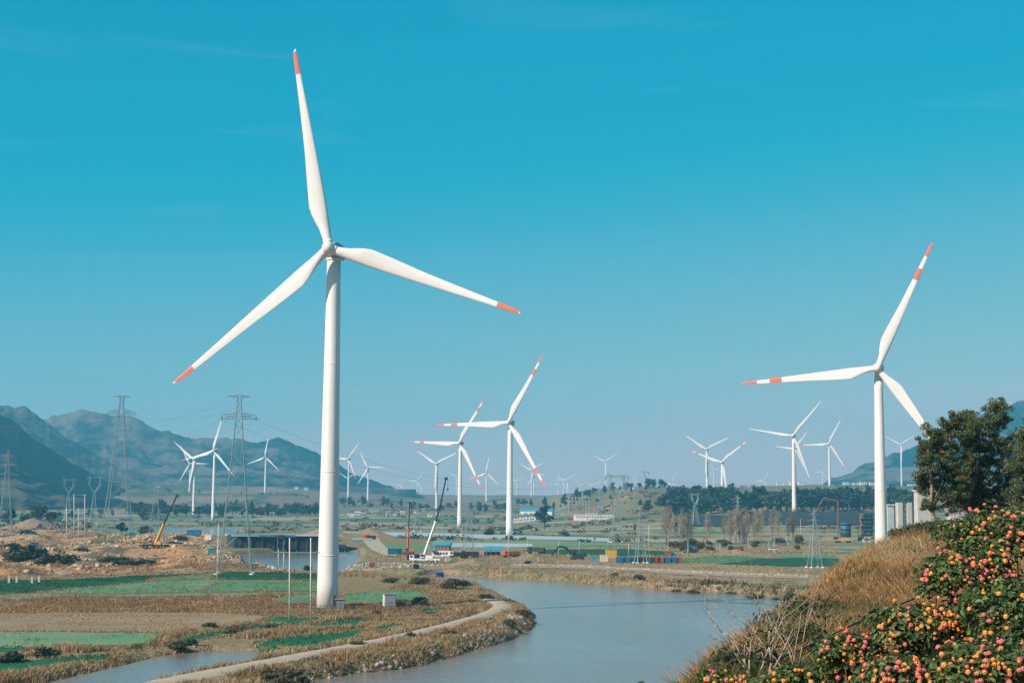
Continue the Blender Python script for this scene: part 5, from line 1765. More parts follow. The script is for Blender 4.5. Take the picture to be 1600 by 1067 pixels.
TP = {'round': [tree_proto(TREEM[0], 1, 'round'), tree_proto(TREEM[0], 2, 'round'), tree_proto(TREEM[1], 3, 'round'), tree_proto(TREEM[2], 4, 'round')],
      'tall': [tree_proto(TREEM[0], 5, 'tall'), tree_proto(TREEM[1], 6, 'tall'), tree_proto(TREEM[1], 7, 'tall')],
      'open': [tree_proto(TREEM[1], 8, 'open'), tree_proto(TREEM[2], 9, 'open')]}


def tree(x, y, h, proto, label, group, wide=1.0):
    t = thing('tree', label, 'tree', (x, y, gz(x, y) - .2), random.uniform(0, 6.28), group)
    t.scale = (h / 10 * wide, h / 10 * wide, h / 10)
    link('crown', proto[0], t); link('trunk', proto[1], t)
    return t


def belt(n, px0, px1, d0, d1, h0, h1, kinds, label, group, seed, wide=1.0, prof=None):
    rr = random.Random(seed)
    for i in range(n):
        px_ = px0 + (px1 - px0) * (i + rr.uniform(-.6, .6)) / max(1, n - 1)
        d = rr.uniform(d0, d1)
        x_ = PD(px_, 780, d).x
        h = rr.uniform(h0, h1) * (prof(px_) if prof else 1)
        tree(x_, d, h, rr.choice(TP[rr.choice(kinds)]), label, group, wide * rr.uniform(.8, 1.2))


belt(86, 1042, 1445, 1660, 1790, 19, 29, ('tall', 'round'), 'dark green tree in the dense wood on the right terrace behind the netted field', 'trees of the right wood', 1, 1.45)
belt(64, 1042, 1445, 1850, 2050, 16, 25, ('tall', 'round', 'round'), 'dark green tree in the dense wood on the right terrace behind the netted field', 'trees of the right wood', 2, 1.5)
belt(62, 205, 505, 2100, 2300, 14, 21, ('tall', 'round'), 'dark tree in the belt before the red-brown slope on the left', 'trees of the left belt', 3, 1.5)
belt(28, 525, 830, 2500, 3000, 11, 19, ('round', 'tall'), 'hazy tree around the village behind the centre towers', 'trees around the village', 4, 1.7)
belt(24, 850, 1040, 2500, 2900, 11, 20, ('tall', 'round'), 'dark tree on the crest above the red scarp in the middle', 'trees on the middle ridge', 5, 1.5)
belt(9, -30, 80, 1180, 1330, 13, 20, ('round', 'open'), 'big dark tree in the grove at the left edge before the mountain', 'trees of the left grove', 6, 1.3)
belt(10, -20, 210, 1700, 2200, 9, 15, ('round',), 'tree at the foot of the dark left mountain', 'trees at the mountain foot', 7, 1.2)
belt(14, 880, 1040, 2250, 2500, 7, 12, ('round', 'open'), 'scattered tree on the brown slope of the middle ridge', 'trees on the middle slope', 8, 1.0)
belt(14, 250, 560, 2750, 3300, 5, 9, ('round',), 'small far tree on the red-brown slope', 'trees on the red-brown slope', 9, 1.2)
for px_, py_, h, kk, wd, lb_ in ((851, 825, 24, ('round', 2), 1.05, 'large dark rounded tree in front of the blue roofed warehouse'), (1013, 818, 19, ('round', 2), 1.0, 'dark tree right of the cat-head pylon, taller of two'), (1000, 817, 14, ('open', 0), .9, 'smaller dark tree between the two pylons'), (992, 838, 10, ('open', 1), .8, 'small olive tree at the foot of the cat-head pylon'),
                           (190, 838, 9, ('round', 2), 1.4, 'small dark tree at the foot of the tallest pylon'), (1056, 838, 15, ('tall', 1), .8, 'narrow dark tree left of the bare poplars')):
    p = P(px_, py_); tree(p.x, p.y, h, TP[kk[0]][kk[1]], lb_, None, wd)


def bare_proto(seed):
    rr = random.Random(seed)
    mb = MB(); mb.tube([Vector((0, 0, -.4)), Vector((.1, 0, 4)), Vector((0, .1, 9.6))], [.17, .12, .03], 6)
    o = mb.build('trunk', BARETM); t = o.data; bpy.data.objects.remove(o)
    mb = MB()
    for i in range(95):
        z = rr.uniform(1.5, 9); a = rr.uniform(0, 6.28); ln = (10.6 - z) * rr.uniform(.22, .42)
        b0 = Vector((0, 0, z)); e = b0 + Vector((math.cos(a) * ln * .6, math.sin(a) * ln * .6, ln))
        mb.bar(b0, e, .05, 3, .025)
        for k in range(3):
            s_ = b0.lerp(e, rr.uniform(.3, .9)); a2 = a + rr.uniform(-1.2, 1.2)
            mb.bar(s_, s_ + Vector((math.cos(a2) * .5, math.sin(a2) * .5, .9)) * rr.uniform(.6, 1.2), .03, 3, .018)
    o = mb.build('branches', BARETM); c = o.data; bpy.data.objects.remove(o)
    return c, t


BARE = [bare_proto(i) for i in range(3)]
for i in range(40):
    px_ = random.choice((1048, 1062, 1078, 1060, 1112, 1138, 1146, 1150, 1156, 1162, 1150, 1158, 1172, 1180, 1166, 1196, 1210, 1236)) + random.uniform(-7, 7)
    d = random.uniform(900, 1080); x_ = PD(px_, 800, d).x
    t = thing('bare_tree', 'leafless brown poplar standing in the row beyond the green plot', 'tree', (x_, d, gz(x_, d)), random.uniform(0, 6), 'leafless poplars')
    s = random.uniform(1.2, 2.2); t.scale = (s, s, s)
    c_, t_ = random.choice(BARE); link('branches', c_, t); link('trunk', t_, t)
for i in range(16):
    px_ = random.uniform(1040, 1260)
    bush(px_, random.uniform(850, 862), random.uniform(10, 22), random.choice((0, 1)), 'tawny brush thicket under the leafless poplars', 'brush under the poplars', random.uniform(.8, 1.3))


# ------------------------------------------------------------------ machines
def bar_part(name, a, b_, r, m_, t, r2=None, n=4):
    mb = MB(); mb.bar(a, b_, r, n, r2); return mb.build(name, m_, t)


def truck_crane(px, py, boom, m_body, m_boom, label, flip=1, tracks=False, sz=1.0, fat=.55):
    """boom: list of (px, py, material, radius) from the pivot up"""
    p = P(px, py); d = p.y
    t = thing('mobile_crane', label, 'crane', (p.x, d, gz(p.x, d)), 0)
    O = Vector(t.location)
    mb = MB()
    if tracks:
        for s in (-1, 1):
            m2 = MB(); m2.box((0, s * 1.9 * sz, .65 * sz), (6.4 * sz, .9 * sz, 1.3 * sz), bev=.3 * sz); m2.build('track', DARK, t)
        mb.box((0, 0, 1.0 * sz), (4.0 * sz, 2.9 * sz, .6 * sz), bev=.05)
    else:
        mb.box((0, 0, 1.35 * sz), (12.5 * sz, 2.6 * sz, .8 * sz), bev=.08)
        for i, x_ in enumerate((-5.0, -3.4, 1.6, 3.2, 4.8)):
            for s in (-1, 1):
                m2 = MB(); m2.bar((x_ * sz, s * .8 * sz, .62 * sz), (x_ * sz, s * 1.3 * sz, .62 * sz), .62 * sz, 14, smooth=False)
                wh = m2.build('wheel', RUBBER, t)
                m3 = MB(); m3.bar((x_ * sz, s * 1.28 * sz, .62 * sz), (x_ * sz, s * 1.33 * sz, .62 * sz), .3 * sz, 10); m3.build('rim', STEEL, wh)
    mb.build('chassis', DARK if m_body is YEL else m_body, t)
    if not tracks:
        mb = MB(); mb.box((-5.4 * flip * sz, 0, 2.3 * sz), (2.0 * sz, 2.5 * sz, 1.7 * sz), bev=.2); c_ = mb.build('driver_cab', m_body, t)
        mb = MB(); mb.box((-5.55 * flip * sz, -1.26 * sz, 2.6 * sz), (1.3 * sz, .05, .8 * sz)); mb.build('window', GLASS, c_)
        for x_ in (-6.0, 5.6):
            for s in (-1, 1): bar_part('outrigger', (x_ * .8 * sz, s * 1.2 * sz, 1.2 * sz), (x_ * .8 * sz, s * 2.9 * sz, .1), .16, m_body, t)
    mb = MB(); mb.box((.2 * sz, 0, 2.35 * sz), (4.4 * sz, 2.5 * sz, 1.4 * sz), bev=.15); mb.box((2.6 * flip * sz, 0, 2.2 * sz), (1.4 * sz, 2.6 * sz, 1.5 * sz), bev=.1); mb.build('turntable', m_body, t)
    mb = MB(); mb.box((-1.2 * sz, -1.3 * sz, 2.9 * sz), (1.6 * sz, 1.0 * sz, 1.7 * sz), bev=.15); oc = mb.build('operator_cab', m_body, t)
    mb = MB(); mb.box((-1.2 * sz, -1.82 * sz, 3.1 * sz), (1.2 * sz, .05, 1.0 * sz)); mb.build('window', GLASS, oc)
    prev = None
    pts_ = []
    for bx, by, m_, r in boom:
        q_ = PD(bx, by, d) - O
        pts_.append(q_)
        if prev is not None:
            mb = MB(); mb.bar(prev, q_, r, 4, r * .85)
            dirv = (q_ - prev).normalized()
            mb.bar(q_ - dirv * .7, q_, r * 1.15, 4)
            mb.build('boom_section', m_, t)
        prev = q_
    tip = pts_[-1]
    mb = MB(); mb.box(tip + Vector((0, 0, -.3)), (1.2, .8, .9), bev=.1); mb.build('boom_head', DARK, t)
    mb = MB(); mb.bar(tip + Vector((.7, 0, -.3)), tip + Vector((.7, 0, -4.2)), .06, 4); mb.box(tip + Vector((.7, 0, -4.6)), (.6, .5, .9), bev=.1); mb.build('hook', DARK, t)
    return t


truck_crane(240, 869, [(236, 862, YEL, .5), (247, 840, YEL, .75), (256, 818, YEL, .66), (266, 796, DARK, .42), (277, 773, DARK, .36)], YEL, YEL, 'yellow truck crane with its boom raised on the rubble ground', 1, False, .95)
truck_crane(664, 879, [(663, 866, WHITE, .5), (670, 846, WHITE, .58), (681, 814, WHITE, .52), (690, 780, DARK, .36), (697, 746, DARK, .3)], WHITE, WHITE, 'white truck crane with a dark upper boom on the sandy bank', 1, False, .95)
truck_crane(638, 866, [(637, 861, ORG, .45), (637.5, 843, ORG, .5), (638.5, 826, ORG, .44), (639.5, 805, DARK, .28), (640.5, 784, DARK, .22)], ORG, ORG, 'orange crawler crane with an upright boom by the blue container', 1, True, .8)


def excavator(px, py, arm, m_, label, sz=1.0, flip=1):
    p = P(px, py); d = p.y
    t = thing('excavator', label, 'excavator', (p.x, d, gz(p.x, d) ), 0)
    O = Vector(t.location)
    for s in (-1, 1):
        mb = MB(); mb.box((0, s * 1.35 * sz, .5 * sz), (5.0 * sz, .75 * sz, 1.0 * sz), bev=.3 * sz); mb.build('track', DARK, t)
    mb = MB(); mb.box((.6 * flip * sz, 0, 1.75 * sz), (5.0 * sz, 2.9 * sz, 1.4 * sz), bev=.15); mb.box((2.7 * flip * sz, 0, 1.9 * sz), (1.2 * sz, 2.7 * sz, 1.5 * sz), bev=.25); mb.build('body', m_, t)
    mb = MB(); mb.box((-1.3 * flip * sz, -.9 * sz, 2.7 * sz), (1.6 * sz, 1.1 * sz, 1.9 * sz), bev=.15); c_ = mb.build('cab', m_, t)
    mb = MB(); mb.box((-1.3 * flip * sz, -1.47 * sz, 2.95 * sz), (1.2 * sz, .04, 1.1 * sz)); mb.build('window', GLASS, c_)
    q_ = [PD(a, b_, d) - O for a, b_ in arm]
    mb = MB(); mb.tube(q_[:3], [.42 * sz, .5 * sz, .34 * sz], 4, smooth=False); mb.build('boom', m_, t)
    mb = MB(); mb.tube(q_[2:4], [.36 * sz, .24 * sz], 4, smooth=False); mb.build('stick', m_, t)
    e = q_[3]; mb = MB(); mb.add([e + Vector(v) * sz for v in ((-.1, -.6, .2), (-.1, .6, .2), (-1.0, -.6, -.2), (-1.0, .6, -.2), (-.7, -.6, -1.2), (-.7, .6, -1.2), (.3, -.6, -1.1), (.3, .6, -1.1))], [(0, 1, 3, 2), (2, 3, 5, 4), (4, 5, 7, 6), (6, 7, 1, 0), (0, 2, 4, 6), (1, 7, 5, 3)]); mb.build('bucket', DARK, t)
    return t


EXG = mat('dark_green_machine_paint', (.02, .055, .05), .5, .3, .8)
excavator(902, 874, [(893, 866), (884, 855), (874, 853), (865, 862)], EXG, 'dark green excavator with its arm bent down beside the dirt bank', 1.15)
excavator(1082, 864, [(1080, 858), (1077, 854), (1073, 856), (1071, 862)], DARK, 'small black digger on the dirt strip left of the bare poplars', .9)

# concrete pump with its long folded arm
p = P(1318, 848); d = p.y
t = thing('concrete_pump', 'concrete pump truck with a red arm folded over beside the blue round formwork', 'pump truck', (p.x, d, gz(p.x, d)))
O = Vector(t.location)
mb = MB(); mb.box((0, 0, 1.5), (11, 2.6, .9), bev=.1); mb.box((1.5, 0, 2.5), (6, 2.3, 1.2), bev=.2); mb.build('chassis', YEL, t)
mb = MB(); mb.box((-4.9, 0, 2.7), (2.2, 2.5, 1.8), bev=.2); c_ = mb.build('cab', DARK, t)
for x_ in (-4.5, -2.6, 2.4, 3.9):
    for s in (-1, 1):
        m2 = MB(); m2.bar((x_, s * .8, .65), (x_, s * 1.3, .65), .65, 14); m2.build('wheel', RUBBER, t)
arm = [(1309.5, 841), (1309.5, 783), (1287, 778), (1274, 799)]
q_ = [PD(a, b_, d) - O for a, b_ in arm]
REDARM = mat('dull_red_arm_paint', (.33, .085, .06), .5, .2, .6)
for a, b_, r in zip(q_[:-1], q_[1:], (.42, .34, .26)): bar_part('arm_section', a, b_, r, REDARM, t, r * .8)
bar_part('hose_end', q_[-1], q_[-1] - Vector((0, 0, 4)), .14, DARK, t)

# small dark drilling rig in front of the pump
p = P(1226, 852)
t = thing('work_platform', 'low grey site platform with frames left of the pump truck', 'platform', (p.x, p.y, gz(p.x, p.y)))
mb = MB(); mb.box((0, 0, 1.0), (8, 3, .4)); mb.build('deck', STEEL, t)
for x_ in (-3.6, -1.2, 1.2, 3.6):
    for s in (-1, 1): bar_part('post', (x_, s * 1.3, 0), (x_, s * 1.3, 2.6), .1, DARK, t)
bar_part('rail', (-3.6, -1.3, 2.5), (3.6, -1.3, 2.5), .07, DARK, t)


# ------------------------------------------------------------------ viaduct piers under construction
def pier(px, d, w_, dpt, top, label, kind, m_=CONC):
    c = PD(px, top, d); g = gz(c.x, d)
    t = thing('bridge_pier', label, 'bridge pier', (c.x, d, g), .12, 'viaduct piers under construction')
    H = c.z - g
    mb = MB()
    if kind == 'twin':
        for s in (-1, 1): mb.box((s * w_ * .32, 0, H / 2), (w_ * .36, dpt, H), bev=.25)
        mb.build('column', m_, t)
        mb = MB()
        n = 9
        for k in range(n):
            z0, z1 = H * k / n, H * (k + 1) / n
            mb.bar((-w_ * .14, -dpt * .4, z0), (w_ * .14, -dpt * .4, z1), .1, 4); mb.bar((w_ * .14, -dpt * .4, z0), (-w_ * .14, -dpt * .4, z1), .1, 4)
            mb.bar((-w_ * .14, -dpt * .4, z1), (w_ * .14, -dpt * .4, z1), .1, 4)
        mb.build('scaffold', STEEL, t)
        mb = MB(); mb.box((0, 0, H + .35), (w_ * 1.15, dpt * 1.15, .5), bev=.05); mb.build('platform', mat('green_site_netting', (.03, .14, .11), .8, .2, .5), t)
    elif kind == 'form':
        mb.box((0, 0, H * .2), (w_ * .5, dpt * .8, H * .4), bev=.2); mb.build('column', m_, t)
        mb = MB()
        for i in range(4):
            for j in range(2):
                mb.bar((-w_ / 2 + w_ * i / 3, (-.5 + j) * dpt, 0), (-w_ / 2 + w_ * i / 3, (-.5 + j) * dpt, H), .13, 4)
        for k in range(7):
            z0 = H * (k + 1) / 7.2
            for j in range(2): mb.box((0, (-.5 + j) * dpt, z0), (w_ * 1.06, .3, .35))
            if k % 2: mb.box((0, 0, z0), (w_ * 1.1, dpt * 1.1, .2))
        mb.build('scaffold', DARK, t)
        mb = MB(); mb.box((0, 0, H * .6), (w_ * .62, dpt * .8, H * .72), bev=.15); mb.build('formwork', mat('blue_formwork_steel', (.035, .10, .15), .5, .25, .4), t)
    elif kind == 'round':
        mb.lathe([(w_ / 2, 0), (w_ / 2, H)], 24); 
        mb.build('formwork', MATS['blue_formwork_steel'], t)
        mb = MB()
        for k in range(4): mb.lathe([(w_ / 2 + .02, H * (.1 + .26 * k)), (w_ / 2 + .7, H * (.1 + .26 * k) + .1), (w_ / 2 + .7, H * (.1 + .26 * k) + .3), (w_ / 2 + .02, H * (.1 + .26 * k) + .35)], 24, smooth=False)
        mb.build('walkway', DARK, t)
    else:
        mb.box((0, 0, H / 2), (w_, dpt, H), bev=.4)
        mb.box((0, 0, H * .5), (w_ * .18, dpt + .06, H * .92)) if False else None
        mb.build('column', m_, t)
        mb = MB(); mb.box((0, 0, H + .5), (w_ * 1.12, dpt * 1.25, 1.0), bev=.15); mb.build('cap', m_, t)
    return t


PINK = mat('warm_concrete', (.50, .45, .40), .85, .12, .2, bump=.01)
pier(1354, 960, 9.5, 5, 803, 'square pier shaft hidden in dark blue scaffold left of the large tower', 'form')
pier(1321, 990, 6.6, 6.6, 816, 'round blue formwork drum with walkways beside the pump arm', 'round')
pier(1390, 930, 4.6, 4, 790, 'slim pale pier right behind the large turbine tower', 'plain', CONC)
pier(1412, 900, 8.8, 4, 784, 'twin column pier with scaffold between and green platform', 'twin', PINK)
pier(1442, 860, 9.0, 5, 768, 'broad pale pier partly behind the left gum tree', 'plain', PINK)
pier(1492, 800, 8.0, 5, 797, 'low pale pier seen under the gum tree crowns', 'plain', PINK)
# yellow drill mast
p = PD(1347, 842, 1000); g = gz(p.x, 1000)
t = thing('drill_rig', 'yellow drilling mast standing left of the large tower', 'drill rig', (p.x, 1000, g))
mb = MB(); mb.box((0, 0, 10.5), (2.0, 1.6, 13), bev=.15); mb.build('mast', YEL, t)
mb = MB(); mb.box((0, 0, 1.6), (4.6, 3.2, 2.4), bev=.3); mb.build('body', YEL, t)
for s in (-1, 1):
    mb = MB(); mb.box((0, s * 1.5, .5), (5.2, .8, 1.0), bev=.3); mb.build('track', DARK, t)
p = PD(1297, 838, 1040)


# ------------------------------------------------------------------ buildings
def windows(t, w_, h, floors, cols, y, size=(1.2, 1.4), m_=GLASS, z0=None, parent=None):
    for f in range(floors):
        for c in range(cols):
            x_ = -w_ / 2 + w_ * (c + .5) / cols; z = (z0 if z0 else h / floors * .55) + f * h / floors
            mb = MB(); mb.box((x_, y - .03, z), (size[0] + .2, .10, size[1] + .2)); fr = mb.build('window', WALLW, parent or t)
            mb = MB(); mb.box((x_, y - .10, z), (size[0], .06, size[1])); mb.build('pane', m_, fr)


def house(px, base, wpx, hpx, d, label, wall=WALLW, roofm=GREY, kind='gable', floors=1, cols=2, rz=0.1, group=None, dpt=None, name='house'):
    b_ = PD(px, base, d); g = gz(b_.x, d)
    w_ = wpx / F * d; h = hpx / F * d
    dpt = dpt or max(6.0, w_ * .6)
    t = thing(name, label, 'house' if name == 'house' else name.replace('_', ' '), (b_.x, d, g), rz, group)
    ex = max(0.0, min(1.0, b_.z - g))            # plinth down to the ground
    h2 = h + ex
    mb = MB(); mb.box((0, 0, h2 / 2 - .3), (w_, dpt, h2 + .6)); mb.build('wall', wall, t)
    mb = MB()
    if kind == 'gable': mb.gable((0, 0, h2 + .02), dpt, w_, max(1.5, h * .35), 0)
    elif kind == 'gable_front': mb.gable((0, 0, h2 + .02), w_, dpt, max(2.0, w_ * .36), math.pi / 2)
    elif kind == 'vault':
        n = 12; V = []; Fq = []
        for i in range(n + 1):
            a = math.pi * i / n
            yy, zz = -math.cos(a) * (dpt / 2 + .4), math.sin(a) * h * .38
            V += [(-w_ / 2 - .5, yy, h2 + .05 + zz), (w_ / 2 + .5, yy, h2 + .05 + zz)]
            if i: Fq.append((2 * i - 2, 2 * i - 1, 2 * i + 1, 2 * i))
        Fq.append(tuple(range(0, 2 * n + 2, 2))); Fq.append(tuple(range(1, 2 * n + 2, 2))[::-1]); Fq.append((0, 2 * n, 2 * n + 1, 1))
        mb.add(V, Fq)
    else: mb.box((0, 0, h2 + .2), (w_ + .8, dpt + .8, .4), bev=.05)
    mb.build('roof', roofm, t)
    windows(t, w_ * .92, h, floors, cols, -dpt / 2, (min(1.6, w_ / cols * .45), min(1.5, h / floors * .45)), z0=ex + h / floors * .55)
    mb = MB(); mb.box((w_ * .02, -dpt / 2 - .06, ex + 1.05), (1.1, .1, 2.1)); mb.build('door', DOORM, t)
    return t


house(839, 806, 50, 12, 1900, 'white warehouse with a bright blue curved roof behind the large dark tree', WALLW, CYAN, 'vault', 1, 7, -.12, None, 24, 'warehouse')
for i, (px_, py_, w_, h) in enumerate(((803, 811, 11, 7), (812, 808, 12, 8), (821, 811, 12, 8), (830, 807, 10, 8))):
    house(px_, py_, w_, h, 1760 + 25 * i, ('leftmost white gabled villa left of the large dark tree', 'second white gabled villa from the left by the large dark tree', 'third white gabled villa from the left by the large dark tree', 'white gabled villa nearest to the large dark tree')[i], WALLW, GREY, 'gable_front', 2, 2, .1, 'white villas by the large tree', 9)
house(928, 809, 62, 7, 1760, 'long low white building with a flat roof beyond the poplars', WALLW, WALLW, 'flat', 1, 14, .02, None, 10, 'long_building')
house(924, 802, 18, 8, 1775, 'white upper hall behind the long low building', WALLC, WALLW, 'flat', 1, 4, .02, None, 9, 'hall')
for i, (px_, py_, w_, h) in enumerate(((549, 801, 12, 7), (558, 800, 9, 5), (567, 803, 11, 4), (580, 801, 7, 6), (588, 803, 8, 4), (607, 797, 8, 9), (618, 800, 10, 4), (629, 801, 8, 4), (651, 798, 8, 5), (661, 799, 7, 4), (672, 802, 9, 6), (684, 800, 7, 6))):
    house(px_, py_ - 2, w_ * .8, h * .62, 2150 + 90 * (i % 5), 'small pale house of the hazy village right of the nearest tower', (WALLW, WALLC)[i % 2], (GREY, WALLC, GREY)[i % 3], ('flat', 'gable', 'flat', 'gable')[i % 4], 2 if h > 5 else 1, 2, .1 * (i % 3), 'village houses')
for i, (px_, py_) in enumerate(((1218, 752), (1228, 751), (1240, 753), (1252, 751), (1336, 749), (1348, 748), (1362, 750), (1425, 747), (1322, 749))):
    house(px_, py_, (10, 8, 13, 9, 9)[i % 5], (4, 3, 5)[i % 3], 3250 + 40 * (i % 3), 'hazy white block on the skyline above the right wood', WALLW, WALLW, 'flat', 2, 3, .1, 'skyline blocks')
for i, (px_, py_) in enumerate(((205, 737), (211, 736), (219, 738), (248, 742), (463, 757), (478, 759))):
    house(px_, py_, 6, 2.6, 3900, 'tiny white house high on the slope under the left mountains', WALLW, GREY, 'gable', 1, 2, .1, 'slope houses')
for i, (px_, py_) in enumerate(((996, 764), (1032, 765), (983, 784), (992, 784))):
    house(px_, py_, 7, 3, 2900 if i < 2 else 2450, 'small white house on the middle ridge by the red scarp', WALLW, GREY, 'gable', 1, 2, .2, 'ridge houses')
# frame of an unfinished building
b_ = PD(904, 797, 1980); g = gz(b_.x, 1980)
t = thing('building_frame', 'grey unfinished frame building above the long white building', 'building', (b_.x, 1980, g), .05)
for fl in range(4):
    mb = MB(); mb.box((0, 0, 4.2 * (fl + 1) + 4), (27, 11, .5)); mb.build('floor_slab', CONC2, t)
for i in range(7):
    mb = MB()
    for s in (-1, 1): mb.bar((-12.6 + 4.2 * i, s * 5, 0), (-12.6 + 4.2 * i, s * 5, 22.5), .35, 4)
    mb.build('column', CONC2, t)

# site office with a blue roof
b_ = P(690, 869); d = b_.y; s_ = d / F
t = thing('site_office', 'two storey site office with a blue roof and brick upper floor behind the white crane', 'building', (b_.x, d, gz(b_.x, d)), -.08)
w_, h = 28 * s_, 19 * s_
mb = MB(); mb.box((0, 0, h * .25), (w_, 6, h * .5)); mb.build('ground_floor', WALLW, t)
mb = MB(); mb.box((2 * s_, 0, h * .72), (w_ * .8, 6.2, h * .45)); mb.build('upper_floor', BRICK, t)
mb = MB(); mb.gable((2 * s_, 0, h * .95), 6.4, w_ * .82, 1.3); mb.box((-w_ * .42, -1.2, h * .56), (w_ * .35, 7.5, .18), rx=.08); mb.build('roof', CYAN, t)
windows(t, w_ * .8, h * .5, 1, 5, -3.0, (.8, .9)); windows(t, w_ * .7, h * .4, 1, 4, -3.1, (.8, .9), z0=h * .72)
# blue container
b_ = P(617, 867); d = b_.y; s_ = d / F
t = thing('site_container', 'blue site container left of the orange crane', 'container', (b_.x, d, gz(b_.x, d)), .05)
mb = MB(); mb.box((0, 0, 1.45), (22 * s_, 2.6, 2.7), bev=.05)
for i in range(16): mb.box((-10.4 * s_ + 1.39 * s_ * i, -1.32, 1.45), (.3 * s_, .08, 2.4))
mb.build('body', BLUE, t)
mb = MB(); mb.box((0, 0, 2.95), (23 * s_, 3.0, .22), bev=.04); mb.build('roof', CYAN, t)
mb = MB(); mb.box((2.0, -1.4, 1.2), (.9, .06, 2.0)); mb.build('door', DARK, t)
# blue awning
b_ = P(771, 868); d = b_.y; s_ = d / F
t = thing('site_awning', 'bright blue awning over parked machines at the river bend', 'awning', (b_.x, d, gz(b_.x, d)), 0)
mb = MB(); mb.gable((0, 0, 3.0), 6.5, 27 * s_, 1.2); mb.build('canopy', CYAN, t)
for x_ in (-11, -4, 4, 11):
    for y_ in (-2.8, 2.8): bar_part('post', (x_ * s_, y_, -.2), (x_ * s_, y_, 3.1), .09, STEEL, t)
mb = MB()
for x_ in (-6, -1.5, 3.2): mb.box((x_ * s_ * 1.6, .5, .9), (3.0, 2.2, 1.7), bev=.25)
o = mb.build('covered_goods', DARK, t)


def crate(px, py, wpx, h, m_, label, dpt=2.5, rz=0.05, cat='crate', name='site_crate', bev=.06):
    b_ = P(px, py); w_ = wpx / F * b_.y
    t = thing(name, label, cat, (b_.x, b_.y, gz(b_.x, b_.y)), rz)
    mb = MB(); mb.box((0, 0, h / 2), (w_, dpt, h), bev=bev); mb.build('body', m_, t)
    mb = MB(); mb.box((0, 0, h + .07), (w_ + .2, dpt + .2, .12), bev=.03); mb.build('lid', m_, t)
    mb = MB()
    for x_ in (-.4, 0, .4): mb.box((x_ * w_, -dpt / 2 - .04, h / 2), (.12, .07, h * .9))
    mb.build('rib', m_, t)
    return t


crate(955, 872, 17, 3.6, YEL, 'yellow machine housing behind the fence panels')
crate(944, 877, 12, 2.6, WALLC, 'beige crate left of the yellow machine housing')
crate(927, 878, 8, 2.2, CYAN, 'small bright blue bin beside the dark excavator')
crate(1082, 858, 9, 2.2, BLUE, 'blue box by the brick hut', 2.0)
crate(1044, 868, 9, 2.0, mat('rust_paint', (.28, .08, .045), .8, .3, 1.0), 'rust red tank box right of the slim pylon')
crate(279, 864, 9, 3.8, DARK, 'dark open frame box beside the yellow crane')
crate(330, 877, 12, 2.8, mat('teal_tarpaulin', (.05, .33, .30), .6, .2, .5), 'teal tarpaulin covered stack at the foot of the square footed pylon', 3, .3, 'stack', 'covered_stack')
crate(370, 883, 13, 2.2, mat('tan_sacks', (.38, .27, .19), .9, .2, 1.0), 'tan block stack on the bank right of the square footed pylon foot', 3, .1, 'stack', 'block_stack')
crate(54, 858, 11, 2.6, BLUE, 'faded blue tank on the orange rubble ground', 3, .2, 'tank', 'site_tank', .5)
crate(687, 892, 12, 2.4, mat('blue_tarpaulin', (.015, .05, .28), .6, .2, .8), 'deep blue tarpaulin heap at the water edge', 3, .3, 'stack', 'covered_stack', .6)
crate(214, 848, 22, 2.2, BLUE, 'low blue hut roof by the left water', 3) if False else None
for i, (px_, py_, w_, m_, lb_) in enumerate(((205 + 98, 842, 20, BLUE, 'blue roofed shed by the left water behind the rock heap'), (326, 845, 10, WALLW, 'white shed beside the blue roofed one at the left water'))):
    crate(px_, py_, w_, 3.2, m_, lb_, 4, .05, 'shed', 'site_shed')

# fence panels of many colours
RUST = MATS['rust_paint']
fx = [(962, BLUE), (974, BLUE), (986, BLUE), (998, DARK), (1007, BLUE), (1018, RUST), (1028, RUST), (1037, BLUE), (1048, BLUE), (1058, RUST), (1066, RUST)]
for i in range(len(fx) - 1):
    a, b_ = P(fx[i][0], 879.5), P(fx[i + 1][0], 879.5)
    c = (a + b_) / 2
    t = thing('fence_panel', 'site fence panel painted %s in the row under the slim pylon' % {BLUE: 'blue', DARK: 'black', RUST: 'rusty red'}[fx[i][1]], 'fence panel', (c.x, c.y, gz(c.x, c.y)), 0, 'site fence panels')
    mb = MB(); mb.box((0, 0, 1.25), ((b_ - a).length - .12, .06, 2.3))
    for k in range(6): mb.box((-(b_ - a).length * .45 + (b_ - a).length * .18 * k, -.05, 1.25), (.08, .05, 2.3))
    mb.build('sheet', fx[i][1], t)
    for s in (-1, 1): bar_part('post', (s * (b_ - a).length * .48, .1, -.2), (s * (b_ - a).length * .48, .1, 2.6), .06, STEEL, t)

# barge at the bank
b_ = P(609, 890, WZ)
t = thing('barge', 'long dark flat barge lying at the sandy point', 'boat', (b_.x, b_.y, WZ - .2), -.12)
L_ = 26 / F * b_.y
mb = MB(); mb.add([(-L_ / 2, -1.6, .2), (L_ / 2 - .6, -1.6, .2), (L_ / 2, 0, .5), (L_ / 2 - .6, 1.6, .2), (-L_ / 2, 1.6, .2), (-L_ / 2, -1.8, 1.2), (L_ / 2 - .4, -1.8, 1.2), (L_ / 2 + .4, 0, 1.5), (L_ / 2 - .4, 1.8, 1.2), (-L_ / 2, 1.8, 1.2)],
                  [(0, 1, 6, 5), (1, 2, 7, 6), (2, 3, 8, 7), (3, 4, 9, 8), (4, 0, 5, 9), (5, 6, 7, 8, 9), (4, 3, 2, 1, 0)]); mb.build('hull', EXG, t)
mb = MB(); mb.box((-1, 0, 1.5), (L_ * .7, 2.6, .5), bev=.05); mb.build('cover', MATS['blue_formwork_steel'], t)

